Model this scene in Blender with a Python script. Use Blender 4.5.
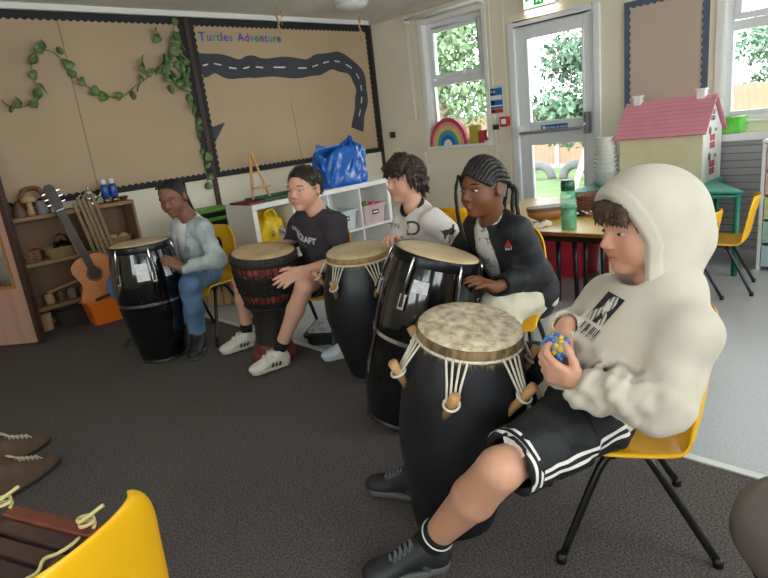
import bpy, bmesh, math, random
import numpy as np
from mathutils import Vector, Matrix, Euler
random.seed(7); np.random.seed(7)
for o in list(bpy.data.objects): bpy.data.objects.remove(o)
SC = bpy.context.scene; COL = SC.collection
PI = math.pi
# ------------------------------------------------------------------ camera
F_PX, CAM_H = 583.65, 1.25
YAW, PITCH, ROLL = 0.76058, 0.26979, -0.11734
def _cam_axes():
    cy, sy, cp, sp = math.cos(YAW), math.sin(YAW), math.cos(PITCH), math.sin(PITCH)
    f = np.array([sy*cp, cy*cp, -sp]); r = np.array([cy, -sy, 0.0]); u = np.cross(r, f)
    c, s = math.cos(ROLL), math.sin(ROLL)
    return c*r+s*u, -s*r+c*u, f
CR, CU, CF = _cam_axes()
cd = bpy.data.cameras.new('camera'); cam = bpy.data.objects.new('camera', cd); COL.objects.link(cam)
cd.sensor_width = 36; cd.lens = F_PX*36/768; cd.clip_start = .05; cd.clip_end = 200
cam.matrix_world = Matrix(((CR[0], CU[0], -CF[0], 0), (CR[1], CU[1], -CF[1], 0), (CR[2], CU[2], -CF[2], CAM_H), (0, 0, 0, 1)))
SC.camera = cam
# ------------------------------------------------------------------ light and exposure
SC.view_settings.view_transform = 'Standard'; SC.view_settings.look = 'None'
SC.view_settings.gamma = 1; SC.view_settings.use_curve_mapping = False
SC.view_settings.exposure = 0.65
SKY = 5.5
w = bpy.data.worlds.new('overcast_sky'); SC.world = w; w.use_nodes = True
bg = w.node_tree.nodes['Background']; bg.inputs[0].default_value = (.93, .97, 1.0, 1); bg.inputs[1].default_value = SKY
SC.cycles.use_denoising = True
SC.cycles.max_bounces = 9; SC.cycles.diffuse_bounces = 5; SC.cycles.glossy_bounces = 3; SC.cycles.transparent_max_bounces = 12
SC.cycles.transmission_bounces = 5
SC.cycles.caustics_reflective = False; SC.cycles.caustics_refractive = False; SC.cycles.sample_clamp_indirect = 6
def portal(name, loc, rot, sx, sy):
    l = bpy.data.lights.new(name, 'AREA'); l.shape = 'RECTANGLE'; l.size = sx; l.size_y = sy; l.cycles.is_portal = True
    o = bpy.data.objects.new(name, l); COL.objects.link(o); o.location = loc; o.rotation_euler = rot; o['kind'] = 'helper'
XR, YB, ZC = 5.3, 5.3, 2.46       # window wall, board wall, ceiling
XL, YF = -2.4, -1.9
# (y0, y1, z0, z1) openings of the window wall
OP_R = {'window_1': (3.70, 4.50, .965, 2.27), 'door_1': (2.47, 3.40, 0, 2.065), 'window_2': (.20, 1.50, 1.0, 2.27), 'window_3': (-1.5, -.05, 1.0, 2.27)}
OP_F = {'added_window_4': (-1.9, 0.1, .75, 2.35), 'added_window_5': (.5, 2.5, .75, 2.35), 'added_window_6': (2.9, 4.9, .75, 2.35)}  # unseen rear windows, added and sized to let more daylight in
OP_L = {'added_window_7': (-1.4, .2, .9, 2.2), 'added_window_8': (.6, 1.9, .9, 2.2)}  # unseen side windows, added to brighten the window wall opposite
for k, (a, b, c, d) in OP_L.items(): portal('daylight_'+k, (XL+.02, (a+b)/2, (c+d)/2), (0, -PI/2, 0), d-c, b-a)
for k, (a, b, c, d) in OP_R.items(): portal('daylight_'+k, (XR-.02, (a+b)/2, (c+d)/2), (0, PI/2, 0), d-c, b-a)
for k, (a, b, c, d) in OP_F.items(): portal('daylight_'+k, ((a+b)/2, YF+.02, (c+d)/2), (PI/2, 0, 0), b-a, d-c)
# ------------------------------------------------------------------ helpers
def V3(*a): return np.array(a, float)
def at(x, y, d): return V3(0, 0, CAM_H) + d*(CF + ((x-384)*CR - (y-289)*CU)/F_PX)   # picture point at distance d
def atz(x, y, z):
    v = CF + ((x-384)*CR - (y-289)*CU)/F_PX
    return V3(0, 0, CAM_H) + v*((z-CAM_H)/v[2])
def nrm(v): v = np.asarray(v, float); return v/max(1e-9, np.linalg.norm(v))
def lin(c):
    if isinstance(c, str): c = tuple(int(c[i:i+2], 16)/255 for i in (0, 2, 4))
    return tuple((x/12.92 if x <= .04045 else ((x+.055)/1.055)**2.4) for x in c)
MATS = {}
def M(name, col, rough=.6, metal=0, var=.08, vs=6, bump=0, bs=40, spec=.5, coat=0, col2=None, stretch=None, detail=3, sheen=0, sss=0, alpha=1, trans=0, emit=0):
    if name in MATS: return MATS[name]
    m = bpy.data.materials.new(name); m.use_nodes = True; nt = m.node_tree; N = nt.nodes; L = nt.links
    b = N['Principled BSDF']; c = lin(col)
    b.inputs['Roughness'].default_value = rough; b.inputs['Metallic'].default_value = metal
    b.inputs['Specular IOR Level'].default_value = spec; b.inputs['Coat Weight'].default_value = coat; b.inputs['Coat Roughness'].default_value = .08
    b.inputs['Sheen Weight'].default_value = sheen
    if sss: b.inputs['Subsurface Weight'].default_value = sss; b.inputs['Subsurface Radius'].default_value = (.012, .005, .003); b.inputs['Subsurface Scale'].default_value = 1
    if trans: b.inputs['Transmission Weight'].default_value = trans
    if alpha < 1: b.inputs['Alpha'].default_value = alpha
    if emit: b.inputs['Emission Color'].default_value = (*c, 1); b.inputs['Emission Strength'].default_value = emit
    tc = N.new('ShaderNodeTexCoord'); src = tc.outputs['Object']
    if stretch:
        mp = N.new('ShaderNodeMapping'); mp.inputs['Scale'].default_value = stretch; L.new(src, mp.inputs[0]); src = mp.outputs[0]
    n = N.new('ShaderNodeTexNoise'); n.inputs['Scale'].default_value = vs; n.inputs['Detail'].default_value = detail; L.new(src, n.inputs['Vector'])
    r = N.new('ShaderNodeValToRGB'); L.new(n.outputs[0], r.inputs[0])
    if col2 is None: lo, hi = [x*(1-var) for x in c], [min(1, x*(1+var)) for x in c]
    else: lo, hi = c, lin(col2)
    r.color_ramp.elements[0].position = .35; r.color_ramp.elements[1].position = .65
    r.color_ramp.elements[0].color = (*lo, 1); r.color_ramp.elements[1].color = (*hi, 1)
    L.new(r.outputs[0], b.inputs['Base Color'])
    if bump:
        n2 = N.new('ShaderNodeTexNoise'); n2.inputs['Scale'].default_value = bs; n2.inputs['Detail'].default_value = 3; L.new(src, n2.inputs['Vector'])
        bp = N.new('ShaderNodeBump'); bp.inputs['Strength'].default_value = bump; bp.inputs['Distance'].default_value = .004
        L.new(n2.outputs[0], bp.inputs['Height']); L.new(bp.outputs[0], b.inputs['Normal'])
    MATS[name] = m; return m
def M_wood(name, c1, c2, scale=18, rough=.5, axis=0, coat=0):
    st = [9, 9, 9]; st[axis] = .7
    return M(name, c1, rough, col2=c2, vs=scale/9, stretch=tuple(st), detail=6, bump=.1, bs=scale/4, coat=coat)
class MB:
    def __init__(s): s.v = []; s.f = []; s.m = []
    def add(s, vs, fs, mi=0):
        b = len(s.v); s.v += [tuple(map(float, p)) for p in vs]; s.f += [tuple(b+i for i in f) for f in fs]; s.m += [mi]*len(fs); return s
    def box(s, lo, hi, mat=None, mi=0):
        x0, y0, z0 = lo; x1, y1, z1 = hi
        vs = [(x0,y0,z0),(x1,y0,z0),(x1,y1,z0),(x0,y1,z0),(x0,y0,z1),(x1,y0,z1),(x1,y1,z1),(x0,y1,z1)]
        if mat is not None: vs = [tuple(mat @ Vector(p)) for p in vs]
        return s.add(vs, [(0,3,2,1),(4,5,6,7),(0,1,5,4),(1,2,6,5),(2,3,7,6),(3,0,4,7)], mi)
    def bar(s, a, b, w, h, up=(0,0,1), w2=None, h2=None, mi=0):      # rectangular bar from a to b
        a, b = np.asarray(a, float), np.asarray(b, float); d = nrm(b-a); sd = nrm(np.cross(d, up)); u = np.cross(sd, d)
        w2 = w2 or w; h2 = h2 or h
        q = [a+sd*i*w/2+u*j*h/2 for i, j in ((-1,-1),(1,-1),(1,1),(-1,1))]+[b+sd*i*w2/2+u*j*h2/2 for i, j in ((-1,-1),(1,-1),(1,1),(-1,1))]
        return s.add(q, [(3,2,1,0),(4,5,6,7),(0,1,5,4),(1,2,6,5),(2,3,7,6),(3,0,4,7)], mi)
    def tube(s, pts, r, n=8, cap=True, mi=0, closed=False):
        P = [np.asarray(p, float) for p in pts]; k = len(P); R = r if hasattr(r, '__len__') else [r]*k
        up = None; vs = []; fs = []
        for i in range(k):
            if closed: t = nrm(P[(i+1) % k]-P[i-1])
            else: t = nrm(P[min(i+1, k-1)]-P[max(i-1, 0)])
            if up is None:
                up = V3(0,0,1) if abs(t[2]) < .9 else V3(1,0,0)
            sd = nrm(np.cross(t, up)); up = nrm(np.cross(sd, t))
            vs += [P[i]+R[i]*(math.cos(2*PI*j/n)*sd+math.sin(2*PI*j/n)*up) for j in range(n)]
        for i in range(k if closed else k-1):
            i2 = (i+1) % k
            fs += [(i*n+j, i*n+(j+1) % n, i2*n+(j+1) % n, i2*n+j) for j in range(n)]
        if cap and not closed: fs += [tuple(range(n))[::-1], tuple((k-1)*n+j for j in range(n))]
        return s.add(vs, fs, mi)
    def lathe(s, prof, n=32, mi=0, mat=None, cap=True):              # prof: (r, z)
        vs = []; fs = []; k = len(prof)
        for r, z in prof: vs += [(r*math.cos(2*PI*j/n), r*math.sin(2*PI*j/n), z) for j in range(n)]
        for i in range(k-1): fs += [(i*n+j, i*n+(j+1) % n, (i+1)*n+(j+1) % n, (i+1)*n+j) for j in range(n)]
        if cap: fs += [tuple(range(n))[::-1], tuple((k-1)*n+j for j in range(n))]
        if mat is not None: vs = [tuple(mat @ Vector(p)) for p in vs]
        return s.add(vs, fs, mi)
    def prism(s, poly, fn, t0, t1, mi=0):                            # poly 2-D, fn(u, v, t) -> point
        n = len(poly); vs = [fn(u, v, t0) for u, v in poly]+[fn(u, v, t1) for u, v in poly]
        return s.add(vs, [tuple(range(n)), tuple(range(n, 2*n))[::-1]]+[(i, i+n, (i+1) % n+n, (i+1) % n) for i in range(n)], mi)
    def ball(s, c, r, n=12, mi=0, mat=None):
        rr = r if hasattr(r, '__len__') else (r, r, r); vs = []; fs = []; k = n//2+1
        for i in range(k):
            th = PI*i/(k-1)
            for j in range(n):
                p = V3(rr[0]*math.sin(th)*math.cos(2*PI*j/n), rr[1]*math.sin(th)*math.sin(2*PI*j/n), -rr[2]*math.cos(th))
                if mat is not None: p = np.array(mat @ Vector(p))
                vs.append(p+np.asarray(c, float))
        for i in range(k-1): fs += [(i*n+j, i*n+(j+1) % n, (i+1)*n+(j+1) % n, (i+1)*n+j) for j in range(n)]
        return s.add(vs, fs, mi)
    def mesh(s, name, mats, smooth=False, weld=True):
        me = bpy.data.meshes.new(name); me.from_pydata(s.v, [], s.f)
        bm = bmesh.new(); bm.from_mesh(me)
        if weld: bmesh.ops.remove_doubles(bm, verts=bm.verts, dist=1e-6); 
        bmesh.ops.recalc_face_normals(bm, faces=bm.faces)
        if weld is False: pass
        bm.to_mesh(me); bm.free()
        for m in (mats if isinstance(mats, (list, tuple)) else [mats]): me.materials.append(m)
        if len(me.polygons) == len(s.m):
            for p, i in zip(me.polygons, s.m): p.material_index = i
        if smooth: me.polygons.foreach_set('use_smooth', [True]*len(me.polygons))
        return me
    def build(s, name, mats, parent=None, smooth=False, bevel=0, auto=None):
        o = bpy.data.objects.new(name, s.mesh(name, mats, smooth or auto is not None)); COL.objects.link(o)
        if parent is not None: o.parent = parent
        if bevel:
            md = o.modifiers.new('edge', 'BEVEL'); md.width = bevel; md.segments = 2; md.limit_method = 'ANGLE'
        if auto is not None: sharpen(o.data, auto)
        return o
def sharpen(me, deg=35):
    bm = bmesh.new(); bm.from_mesh(me)
    for e in bm.edges:
        if len(e.link_faces) == 2 and e.calc_face_angle(0) > math.radians(deg): e.smooth = False
    bm.to_mesh(me); bm.free()
def thing(name, label, cat, loc=(0,0,0), rotz=0, group=None):
    o = bpy.data.objects.new(name, None); COL.objects.link(o); o.empty_display_size = .05
    o.location = tuple(map(float, loc)); o.rotation_euler = (0, 0, rotz); return tag(o, label, cat, group)
def tag(o, label, cat, group=None):
    o['label'] = label; o['category'] = cat
    if group: o['group'] = group
    return o
def struct(o, label=None):
    o['kind'] = 'structure'
    if label: o['label'] = label
    return o
def share(src, parent, name=None):
    c = src.copy(); COL.objects.link(c); c.parent = parent
    if name: c.name = name
    return c
def dup(root, loc, rotz, label, group=None):
    r = root.copy(); COL.objects.link(r); r.location = tuple(map(float, loc)); r.rotation_euler = (0, 0, rotz); r['label'] = label
    if group: r['group'] = group
    for ch in root.children:
        c = share(ch, r)
        for g in ch.children: share(g, c)
    return r
def rim_pts(c, r, n=24, z=0): return [(c[0]+r*math.cos(2*PI*i/n), c[1]+r*math.sin(2*PI*i/n), z) for i in range(n)]
def spline(pts, n=8):
    P = [np.asarray(p, float) for p in pts]; out = []
    for i in range(len(P)-1):
        p0, p1, p2, p3 = P[max(i-1, 0)], P[i], P[i+1], P[min(i+2, len(P)-1)]
        for k in range(n):
            t = k/n; out.append(.5*((2*p1)+(-p0+p2)*t+(2*p0-5*p1+4*p2-p3)*t*t+(-p0+3*p1-3*p2+p3)*t**3))
    out.append(P[-1]); return out
def text_mesh(name, s, size, mat, mtx, parent, extrude=.0008, align='CENTER', bold=0):
    cu = bpy.data.curves.new(name, 'FONT'); cu.body = s; cu.size = size; cu.extrude = extrude; cu.align_x = align; cu.align_y = 'CENTER'; cu.offset = bold
    tmp = bpy.data.objects.new('tmp_text', cu); COL.objects.link(tmp)
    dg = bpy.context.evaluated_depsgraph_get(); me = bpy.data.meshes.new_from_object(tmp.evaluated_get(dg)); bpy.data.objects.remove(tmp)
    me.transform(mtx); me.materials.clear(); me.materials.append(mat); me.name = name
    o = bpy.data.objects.new(name, me); COL.objects.link(o); o.parent = parent; return o
def frame_mtx(o, x, y):                 # text frame: origin, reading direction, up
    x = nrm(x); y = nrm(y); z = np.cross(x, y)
    return Matrix(((x[0], y[0], z[0], o[0]), (x[1], y[1], z[1], o[1]), (x[2], y[2], z[2], o[2]), (0, 0, 0, 1)))
# ================================================================== THE SETTING
CREAM = M('cream_wall_paint', 'EFE5CF', .75, var=.03, vs=2.5)
WHITE = M('white_plastic', 'F1F1EF', .35, var=.01)
TRIM = M('white_gloss_paint', 'F0EEE9', .4, var=.02)
CEIL = M('white_ceiling_paint', 'ECEAE6', .85, var=.02)
DARKWOOD = M_wood('dark_brown_wood', '3A2620', '4C332B', 20, .4, 2)
# carpet: fine speckled loops
CARPET = M('charcoal_brown_carpet', '474140', .95, col2='736C69', vs=150, detail=2, bump=.6, bs=260, spec=.15)
LINO = M('grey_flecked_vinyl', 'A9AAAD', .32, col2='BBBCBE', vs=120, detail=4, spec=.45)
XS = 1.98
f = struct(MB().box((XL, YF, -.08), (XS, YB+.1, 0)).build('floor', CARPET), 'dark speckled carpet floor')
f2 = struct(MB().box((XS, YF, -.08), (XR+.16, YB+.1, -.001)).build('floor_vinyl', LINO), 'pale grey flecked vinyl floor')
struct(MB().box((XS-.016, YF, -.001), (XS+.016, YB, .006)).build('trim_1', M('pale_metal_strip', 'DADAD6', .35, .2)), 'pale threshold strip between carpet and vinyl')
struct(MB().box((XL, YF, ZC), (XR+.16, YB+.16, ZC+.1)).build('ceiling', CEIL), 'white painted ceiling')
def wall_open(name, fixed, lo, hi, axis, ops, mat, label, thick=.16):
    mb = MB(); cuts = sorted(ops, key=lambda o: o[0]); pos = lo
    def bx(a, b, z0, z1):
        if b-a < 1e-4 or z1-z0 < 1e-4: return
        s = (fixed, fixed+thick) if thick > 0 else (fixed+thick, fixed)
        if axis == 'y': mb.box((s[0], a, z0), (s[1], b, z1))
        else: mb.box((a, s[0], z0), (b, s[1], z1))
    for a, b, z0, z1 in cuts: bx(pos, a, 0, ZC); bx(a, b, 0, z0); bx(a, b, z1, ZC); pos = b
    bx(pos, hi, 0, ZC)
    return struct(mb.build(name, mat), label)
wall_open('wall_right', XR, YF, YB+.16, 'y', list(OP_R.values()), CREAM, 'cream window wall')
wall_open('wall_front', YF, XL, XR+.16, 'x', list(OP_F.values()), CREAM, 'cream wall behind the viewer', -.16)
wall_open('wall_back', YB, XL, XR, 'x', [(-.30, .56, 0, 2.06)], CREAM, 'cream wall behind the display boards')
wall_open('wall_left', XL, YF, YB+.16, 'y', list(OP_L.values()), CREAM, 'cream side wall', -.16)
struct(MB().box((-.5, YB+1.2, 0), (.8, YB+1.3, ZC)).box((-.6, YB+.16, 0), (-.5, YB+1.3, ZC)).box((.8, YB+.16, 0), (.9, YB+1.3, ZC)).box((-.6, YB+.16, ZC), (.9, YB+1.3, ZC+.1)).box((-.6, YB+.1, -.08), (.9, YB+1.3, 0)).build('wall_corridor', CREAM), 'corridor beyond the open door')
struct(MB().box((.56, YB-.015, 0), (XR, YB, .09)).build('baseboard_back', TRIM), 'white skirting of the board wall')
struct(MB().box((XR-.015, 3.42, 0), (XR, YB-.016, .09)).box((XR-.015, 1.5, 0), (XR, 2.45, .09)).build('baseboard_right', TRIM), 'white skirting of the window wall')
struct(MB().box((XL, YB-.03, ZC-.045), (XR, YB, ZC)).build('trim_2', TRIM), 'white trim above the display boards')
struct(MB().box((XR-.03, YF, ZC-.05), (XR, YB-.031, ZC)).build('trim_3', M('beige_trim', 'CFC6B4', .6)), 'beige trim along the ceiling')
# wall panel joints (vertical cover strips)
for i, y in enumerate((3.62, 3.46)):
    struct(MB().box((XR-.006, y-.014, .09), (XR, y+.014, ZC-.05)).build('trim_%d' % (4+i), CREAM), 'cream cover strip on the window wall')
# glass
GLASS = bpy.data.materials.new('window_glass'); GLASS.use_nodes = True
nt = GLASS.node_tree; nt.nodes.clear(); out = nt.nodes.new('ShaderNodeOutputMaterial'); mx = nt.nodes.new('ShaderNodeMixShader'); tr = nt.nodes.new('ShaderNodeBsdfTransparent'); gl = nt.nodes.new('ShaderNodeBsdfGlossy')
tr.inputs[0].default_value = (.96, .98, .97, 1); gl.inputs['Roughness'].default_value = .02; fr = nt.nodes.new('ShaderNodeFresnel'); fr.inputs[0].default_value = 1.4
nt.links.new(fr.outputs[0], mx.inputs[0]); nt.links.new(tr.outputs[0], mx.inputs[1]); nt.links.new(gl.outputs[0], mx.inputs[2]); nt.links.new(mx.outputs[0], out.inputs[0])
UPVC = M('white_upvc', 'EDEFF2', .25, var=.01)
CHROME = M('chrome', 'D9DADC', .18, 1, var=.02)
BLACKP = M('black_plastic', '161616', .45, var=.1)
GREYM = M('grey_metal', '8C8C90', .4, .7)
def ring(mb, x0, x1, a, b, z0, z1, w):       # rectangular frame in a wall of constant x
    mb.box((x0, a, z0), (x1, a+w, z1)); mb.box((x0, b-w, z0), (x1, b, z1)); mb.box((x0, a+w, z0), (x1, b-w, z0+w)); mb.box((x0, a+w, z1-w), (x1, b-w, z1))
def make_window(name, a, b, z0, z1, zt, label, mull=None):
    root = struct(MB().box((XR-.035, a-.03, z0-.03), (XR+.07, b+.03, z0)).build(name, TRIM, bevel=.004), label)
    X0, X1 = XR+.07, XR+.13
    fm = MB(); ring(fm, X0, X1, a, b, z0, z1, .055); fm.box((X0, a+.055, zt-.035), (X1, b-.055, zt+.035))
    bays = [(a+.055, b-.055)]
    if mull: fm.box((X0, mull-.04, z0+.055), (X1, mull+.04, z1-.055)); bays = [(a+.055, mull-.04), (mull+.04, b-.055)]
    fm.build('window_frame', UPVC, root, bevel=.006)
    for (u, v) in bays:
        sm = MB(); ring(sm, X0-.015, X1-.01, u+.004, v-.004, zt+.04, z1-.06, .045)
        so = sm.build('top_sash', UPVC, root, bevel=.006)
        MB().box((X0+.02, u+.045, zt+.08), (X0+.026, v-.045, z1-.1)).build('pane', GLASS, so)
        h = (u+v)/2-.1
        MB().box((X0-.035, h-.012, zt+.05), (X0-.014, h+.012, zt+.075)).bar((X0-.032, h, zt+.062), (X0-.032, h+.11, zt+.066), .014, .016).build('sash_handle', UPVC, so, bevel=.003)
        MB().box((X0+.02, u-.01, z0+.045), (X0+.026, v+.01, zt-.03)).build('pane', GLASS, root)
    rv = MB().box((XR, a-.0, z0), (X0, a+.006, z1)).box((XR, b-.006, z0), (X0, b, z1)).box((XR, a, z1-.006), (X0, b, z1))
    rv.build('window_reveal', TRIM, root)
    ar = MB(); ring(ar, XR-.012, XR-.0005, a-.05, b+.05, z0-.03, z1+.05, .05); ar.build('window_casing', TRIM, root, bevel=.004)
    return root
make_window('window_1', *OP_R['window_1'], 1.645, 'white framed window beside the board corner')
make_window('window_2', *OP_R['window_2'], 1.685, 'white framed window beside the dollhouse', .85)
make_window('window_3', *OP_R['window_3'], 1.685, 'white framed window further along', -.8)
for k, (a, b, c, d) in OP_F.items():
    mb = MB()
    for s in (a, (a+b)/2-.03, b-.06): mb.box((s, YF-.1, c), (s+.06, YF-.04, d))
    for s in (c, d-.06): mb.box((a, YF-.1, s), (b, YF-.04, s+.06))
    r = struct(mb.build(k, UPVC), 'white framed window added behind the viewer for daylight')
    MB().box((a, YF-.075, c), (b, YF-.07, d)).build('pane', GLASS, r)
for k, (a, b, c, d) in OP_L.items():
    mb = MB()
    for s in (a, (a+b)/2-.03, b-.06): mb.box((XL-.1, s, c), (XL-.04, s+.06, d))
    for s in (c, d-.06): mb.box((XL-.1, a, s), (XL-.04, b, s+.06))
    r = struct(mb.build(k, UPVC), 'white framed window added in the side wall for daylight')
    MB().box((XL-.075, a, c), (XL-.07, b, d)).build('pane', GLASS, r)
# ---- glazed outside door
a, b, z0, z1 = OP_R['door_1']
mb = MB(); mb.box((XR-.02, a, 0), (XR+.12, a+.065, z1)).box((XR-.02, b-.065, 0), (XR+.12, b, z1)).box((XR-.02, a+.065, z1-.045), (XR+.12, b-.065, z1))
door = struct(mb.build('door_1', UPVC, bevel=.006), 'white glazed outside door with push bar')
da, db, dz = a+.072, b-.075, 2.012
mb = MB(); X0, X1 = XR+.0, XR+.06
mb.box((X0, da, .02), (X1, da+.09, dz)).box((X0, db-.12, .02), (X1, db, dz)).box((X0, da+.09, 1.905), (X1, db-.12, dz)).box((X0, da+.09, .915), (X1, db-.12, 1.115)).box((X0, da+.09, .02), (X1, db-.12, .20))
leaf = mb.build('door_leaf', UPVC, door, bevel=.008)
MB().box((X0+.03, da+.08, 1.10), (X0+.036, db-.11, 1.92)).build('upper_pane', GLASS, leaf)
MB().box((X0+.03, da+.08, .19), (X0+.036, db-.11, .925)).build('lower_pane', GLASS, leaf)
bead = MB(); ring(bead, X0-.006, X0+.02, da+.082, db-.112, 1.107, 1.913, .02); ring(bead, X0-.006, X0+.02, da+.082, db-.112, .192, .923, .02)
bead.build('glazing_bead', UPVC, leaf, bevel=.003)
pb = MB().tube([(XR-.075, da+.045, 1.075), (XR-.082, da+.10, 1.035), (XR-.085, db-.04, 1.028)], .016, 10)
pb.build('push_bar', M('brushed_steel', 'B9BCC2', .3, .8), door, smooth=True)
MB().box((XR-.085, da+.02, .98), (XR+.0, da+.06, 1.17)).build('push_bar_bracket', GREYM, door, bevel=.006)
MB().box((XR-.10, db-.06, 1.0), (XR+.0, db-.02, 1.10)).build('push_bar_bracket', UPVC, door, bevel=.006)
BLUE = M('blue_sign_print', '1C6FB0', .35, var=.03)
INK_W = M('white_print', 'F4F4F4', .5, var=.01)
sg = MB().box((XR-.003, 2.80, 1.035), (XR-.0005, 3.08, 1.088)).build('push_sign', BLUE, door)
text_mesh('sign_lettering', 'Push bar to open', .034, INK_W, frame_mtx((XR-.0045, 2.925, 1.060), (0, -1, 0), (0, 0, 1)), sg)
MB().ball((XR-.006, 3.045, 1.062), (.002, .017, .017), 10).build('sign_symbol', INK_W, sg)
MB().box((XR-.022, a+.07, z1-.052), (XR-.004, b-.07, z1-.044)).build('door_gap_line', BLACKP, door)  # black strip along the gap above the leaf
# chalk-pen drawing on the glass
ch = MB(); cy_, cz_ = 2.92, 1.53
for k, (ry, rz) in enumerate(((.175, .20), (.06, .07), (.028, .035))):
    ch.tube([(X0+.028, cy_+ry*math.cos(t)*(1+.05*math.sin(3*t+k))+(.0 if k else .02), cz_+rz*math.sin(t)) for t in np.linspace(.4, 6.2, 30)], .0035, 5)
ch.tube([(X0+.028, cy_-.13+.05*math.cos(t), cz_-.13+.05*t/6) for t in np.linspace(0, 9, 24)], .0032, 5)
ch.build('chalk_drawing', INK_W, leaf)
# ---- open wooden door at the far end
PINKW = M_wood('pinkish_wood', 'C99A86', 'D8AB96', 9, .45, 2)
p0, p1 = V3(1.02, 4.77, 0), V3(.56, 5.28, 0); dd = nrm(p1-p0); nn = V3(-dd[1], dd[0], 0)
def dbox(mb, s0, s1, z0, z1, t0=-.02, t1=.02):
    q = [p0+dd*s+nn*t for s, t in ((s0, t0), (s1, t0), (s1, t1), (s0, t1))]
    return mb.add([(*v[:2], z0) for v in q]+[(*v[:2], z1) for v in q], [(0,3,2,1),(4,5,6,7),(0,1,5,4),(1,2,6,5),(2,3,7,6),(3,0,4,7)])
mb = MB(); W = np.linalg.norm(p1-p0)
dbox(mb, .035, W, .01, .43); dbox(mb, .035, .085, .43, 1.75); dbox(mb, .245, W, .43, 1.75); dbox(mb, .035, W, 1.75, 2.03)
d2 = struct(mb.build('door_2', PINKW), 'pinkish wooden door standing open')
dbox(MB(), 0, .035, .01, 2.03, -.026, .026).build('door_edge', DARKWOOD, d2)
fm = MB(); HON = M_wood('honey_beading', 'A8763E', 'B98A50', 14, .4, 2)
dbox(fm, .085, .105, .43, 1.75, -.027, .027); dbox(fm, .225, .245, .43, 1.75, -.027, .027); dbox(fm, .105, .225, .43, .455, -.027, .027); dbox(fm, .105, .225, 1.725, 1.75, -.027, .027)
fm.build('glazing_bead', HON, d2)
dbox(MB(), .105, .225, .455, 1.725, -.003, .003).build('vision_pane', GLASS, d2)
dbox(MB(), .005, .05, .93, 1.12, -.033, -.02).build('lock_plate', CHROME, d2)
dh = MB(); q = p0+dd*.05+nn*-.04
dh.tube([q+V3(0, 0, 1.0), q+nn*-.03+V3(0, 0, 1.0), q+nn*-.03+dd*.1+V3(0, 0, 1.0)], .009, 8).build('door_handle', CHROME, d2, smooth=True)
# ---- ceiling lamp
t = thing('ceiling_light', 'round white ceiling light near the board corner', 'light', (4.27, 4.47, ZC))
MB().lathe([(.17, 0), (.17, -.03), (.16, -.035)], 32).build('lamp_base', WHITE, t, auto=40)
MB().lathe([(.155, -.03), (.15, -.06), (.12, -.08), (.06, -.092), (.001, -.095)], 32).build('diffuser', M('opal_diffuser', 'E6E6E4', .3), t, smooth=True)
# ================================================================== OUTSIDE
GZ = -.5
LAWN = M('lawn_turf', '566E44', .9, col2='728A58', vs=3, bump=.5, bs=30)
struct(MB().box((XR+.16, -14, GZ-.1), (34, 22, GZ)).build('ground_lawn', LAWN), 'green lawn outside')
struct(MB().box((XR+.16, -14, GZ), (8.6, 22, GZ+.02)).build('ground_path', M('pale_concrete', 'C9C6BF', .85, var=.06, vs=4)), 'pale concrete path outside the door')
struct(MB().box((XR+.16, 2.2, GZ), (6.4, 3.7, -.03)).build('ground_step', M('pale_concrete', 'C9C6BF')), 'concrete step outside the door')
FX = 16.0
ORW = M_wood('orange_fence_wood', 'A8866F', 'BE9C86', 12, .7, 2)
CONC = M('concrete_post', 'BFBDB8', .8, var=.05)
fe = thing('garden_fence', 'orange wooden panel fence with concrete posts beyond the lawn', 'fence', (FX, 4, GZ))
plank = MB().box((-.012, -.07, .12), (.012, .07, 1.75)).mesh('fence_board', ORW)
post = MB().box((-.06, -.06, 0), (.06, .06, 1.85)).mesh('fence_post', CONC)
def mk(name, me, parent, loc):
    o = bpy.data.objects.new(name, me); COL.objects.link(o); o.parent = parent; o.location = loc; return o
y = -2.0
while y < 15:
    mk('fence_post', post, fe, (0, y-4, 0))
    MB().box((-.03, y-4+.06, .0), (.03, y-4+1.74, .12)).build('gravel_board', CONC, fe)
    for k in range(12): mk('fence_board', plank, fe, (random.uniform(-.006, .006), y-4+.14+k*.14, 0))
    y += 1.8
RUB = M('grey_rubber', '77777A', .8, var=.1, bump=.3, bs=25)
for i, yy in enumerate((6.0, 7.0, 8.0, 9.0)):
    tr_ = MB(); tr_.tube([(0, .34*math.cos(q), .34*math.sin(q)) for q in np.linspace(0, PI, 18)], .11, 10)
    tag(tr_.build('half_buried_tyre', RUB, smooth=True), 'grey half-buried tyre, number %s in the row seen through the door' % ('one two three four'.split()[i]), 'tyre', 'half-buried tyres on the lawn').location = (13.6, yy, GZ)
tag(MB().bar((0, 0, 0), (.1, -.9, 2.6), .10, .10).build('timber_play_post', M_wood('pale_timber', 'D9C3A0', 'E6D3B4', 12, .7, 2), bevel=.01), 'pale leaning timber post standing on the lawn', 'post').location = (11.0, 5.75, GZ)
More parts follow.
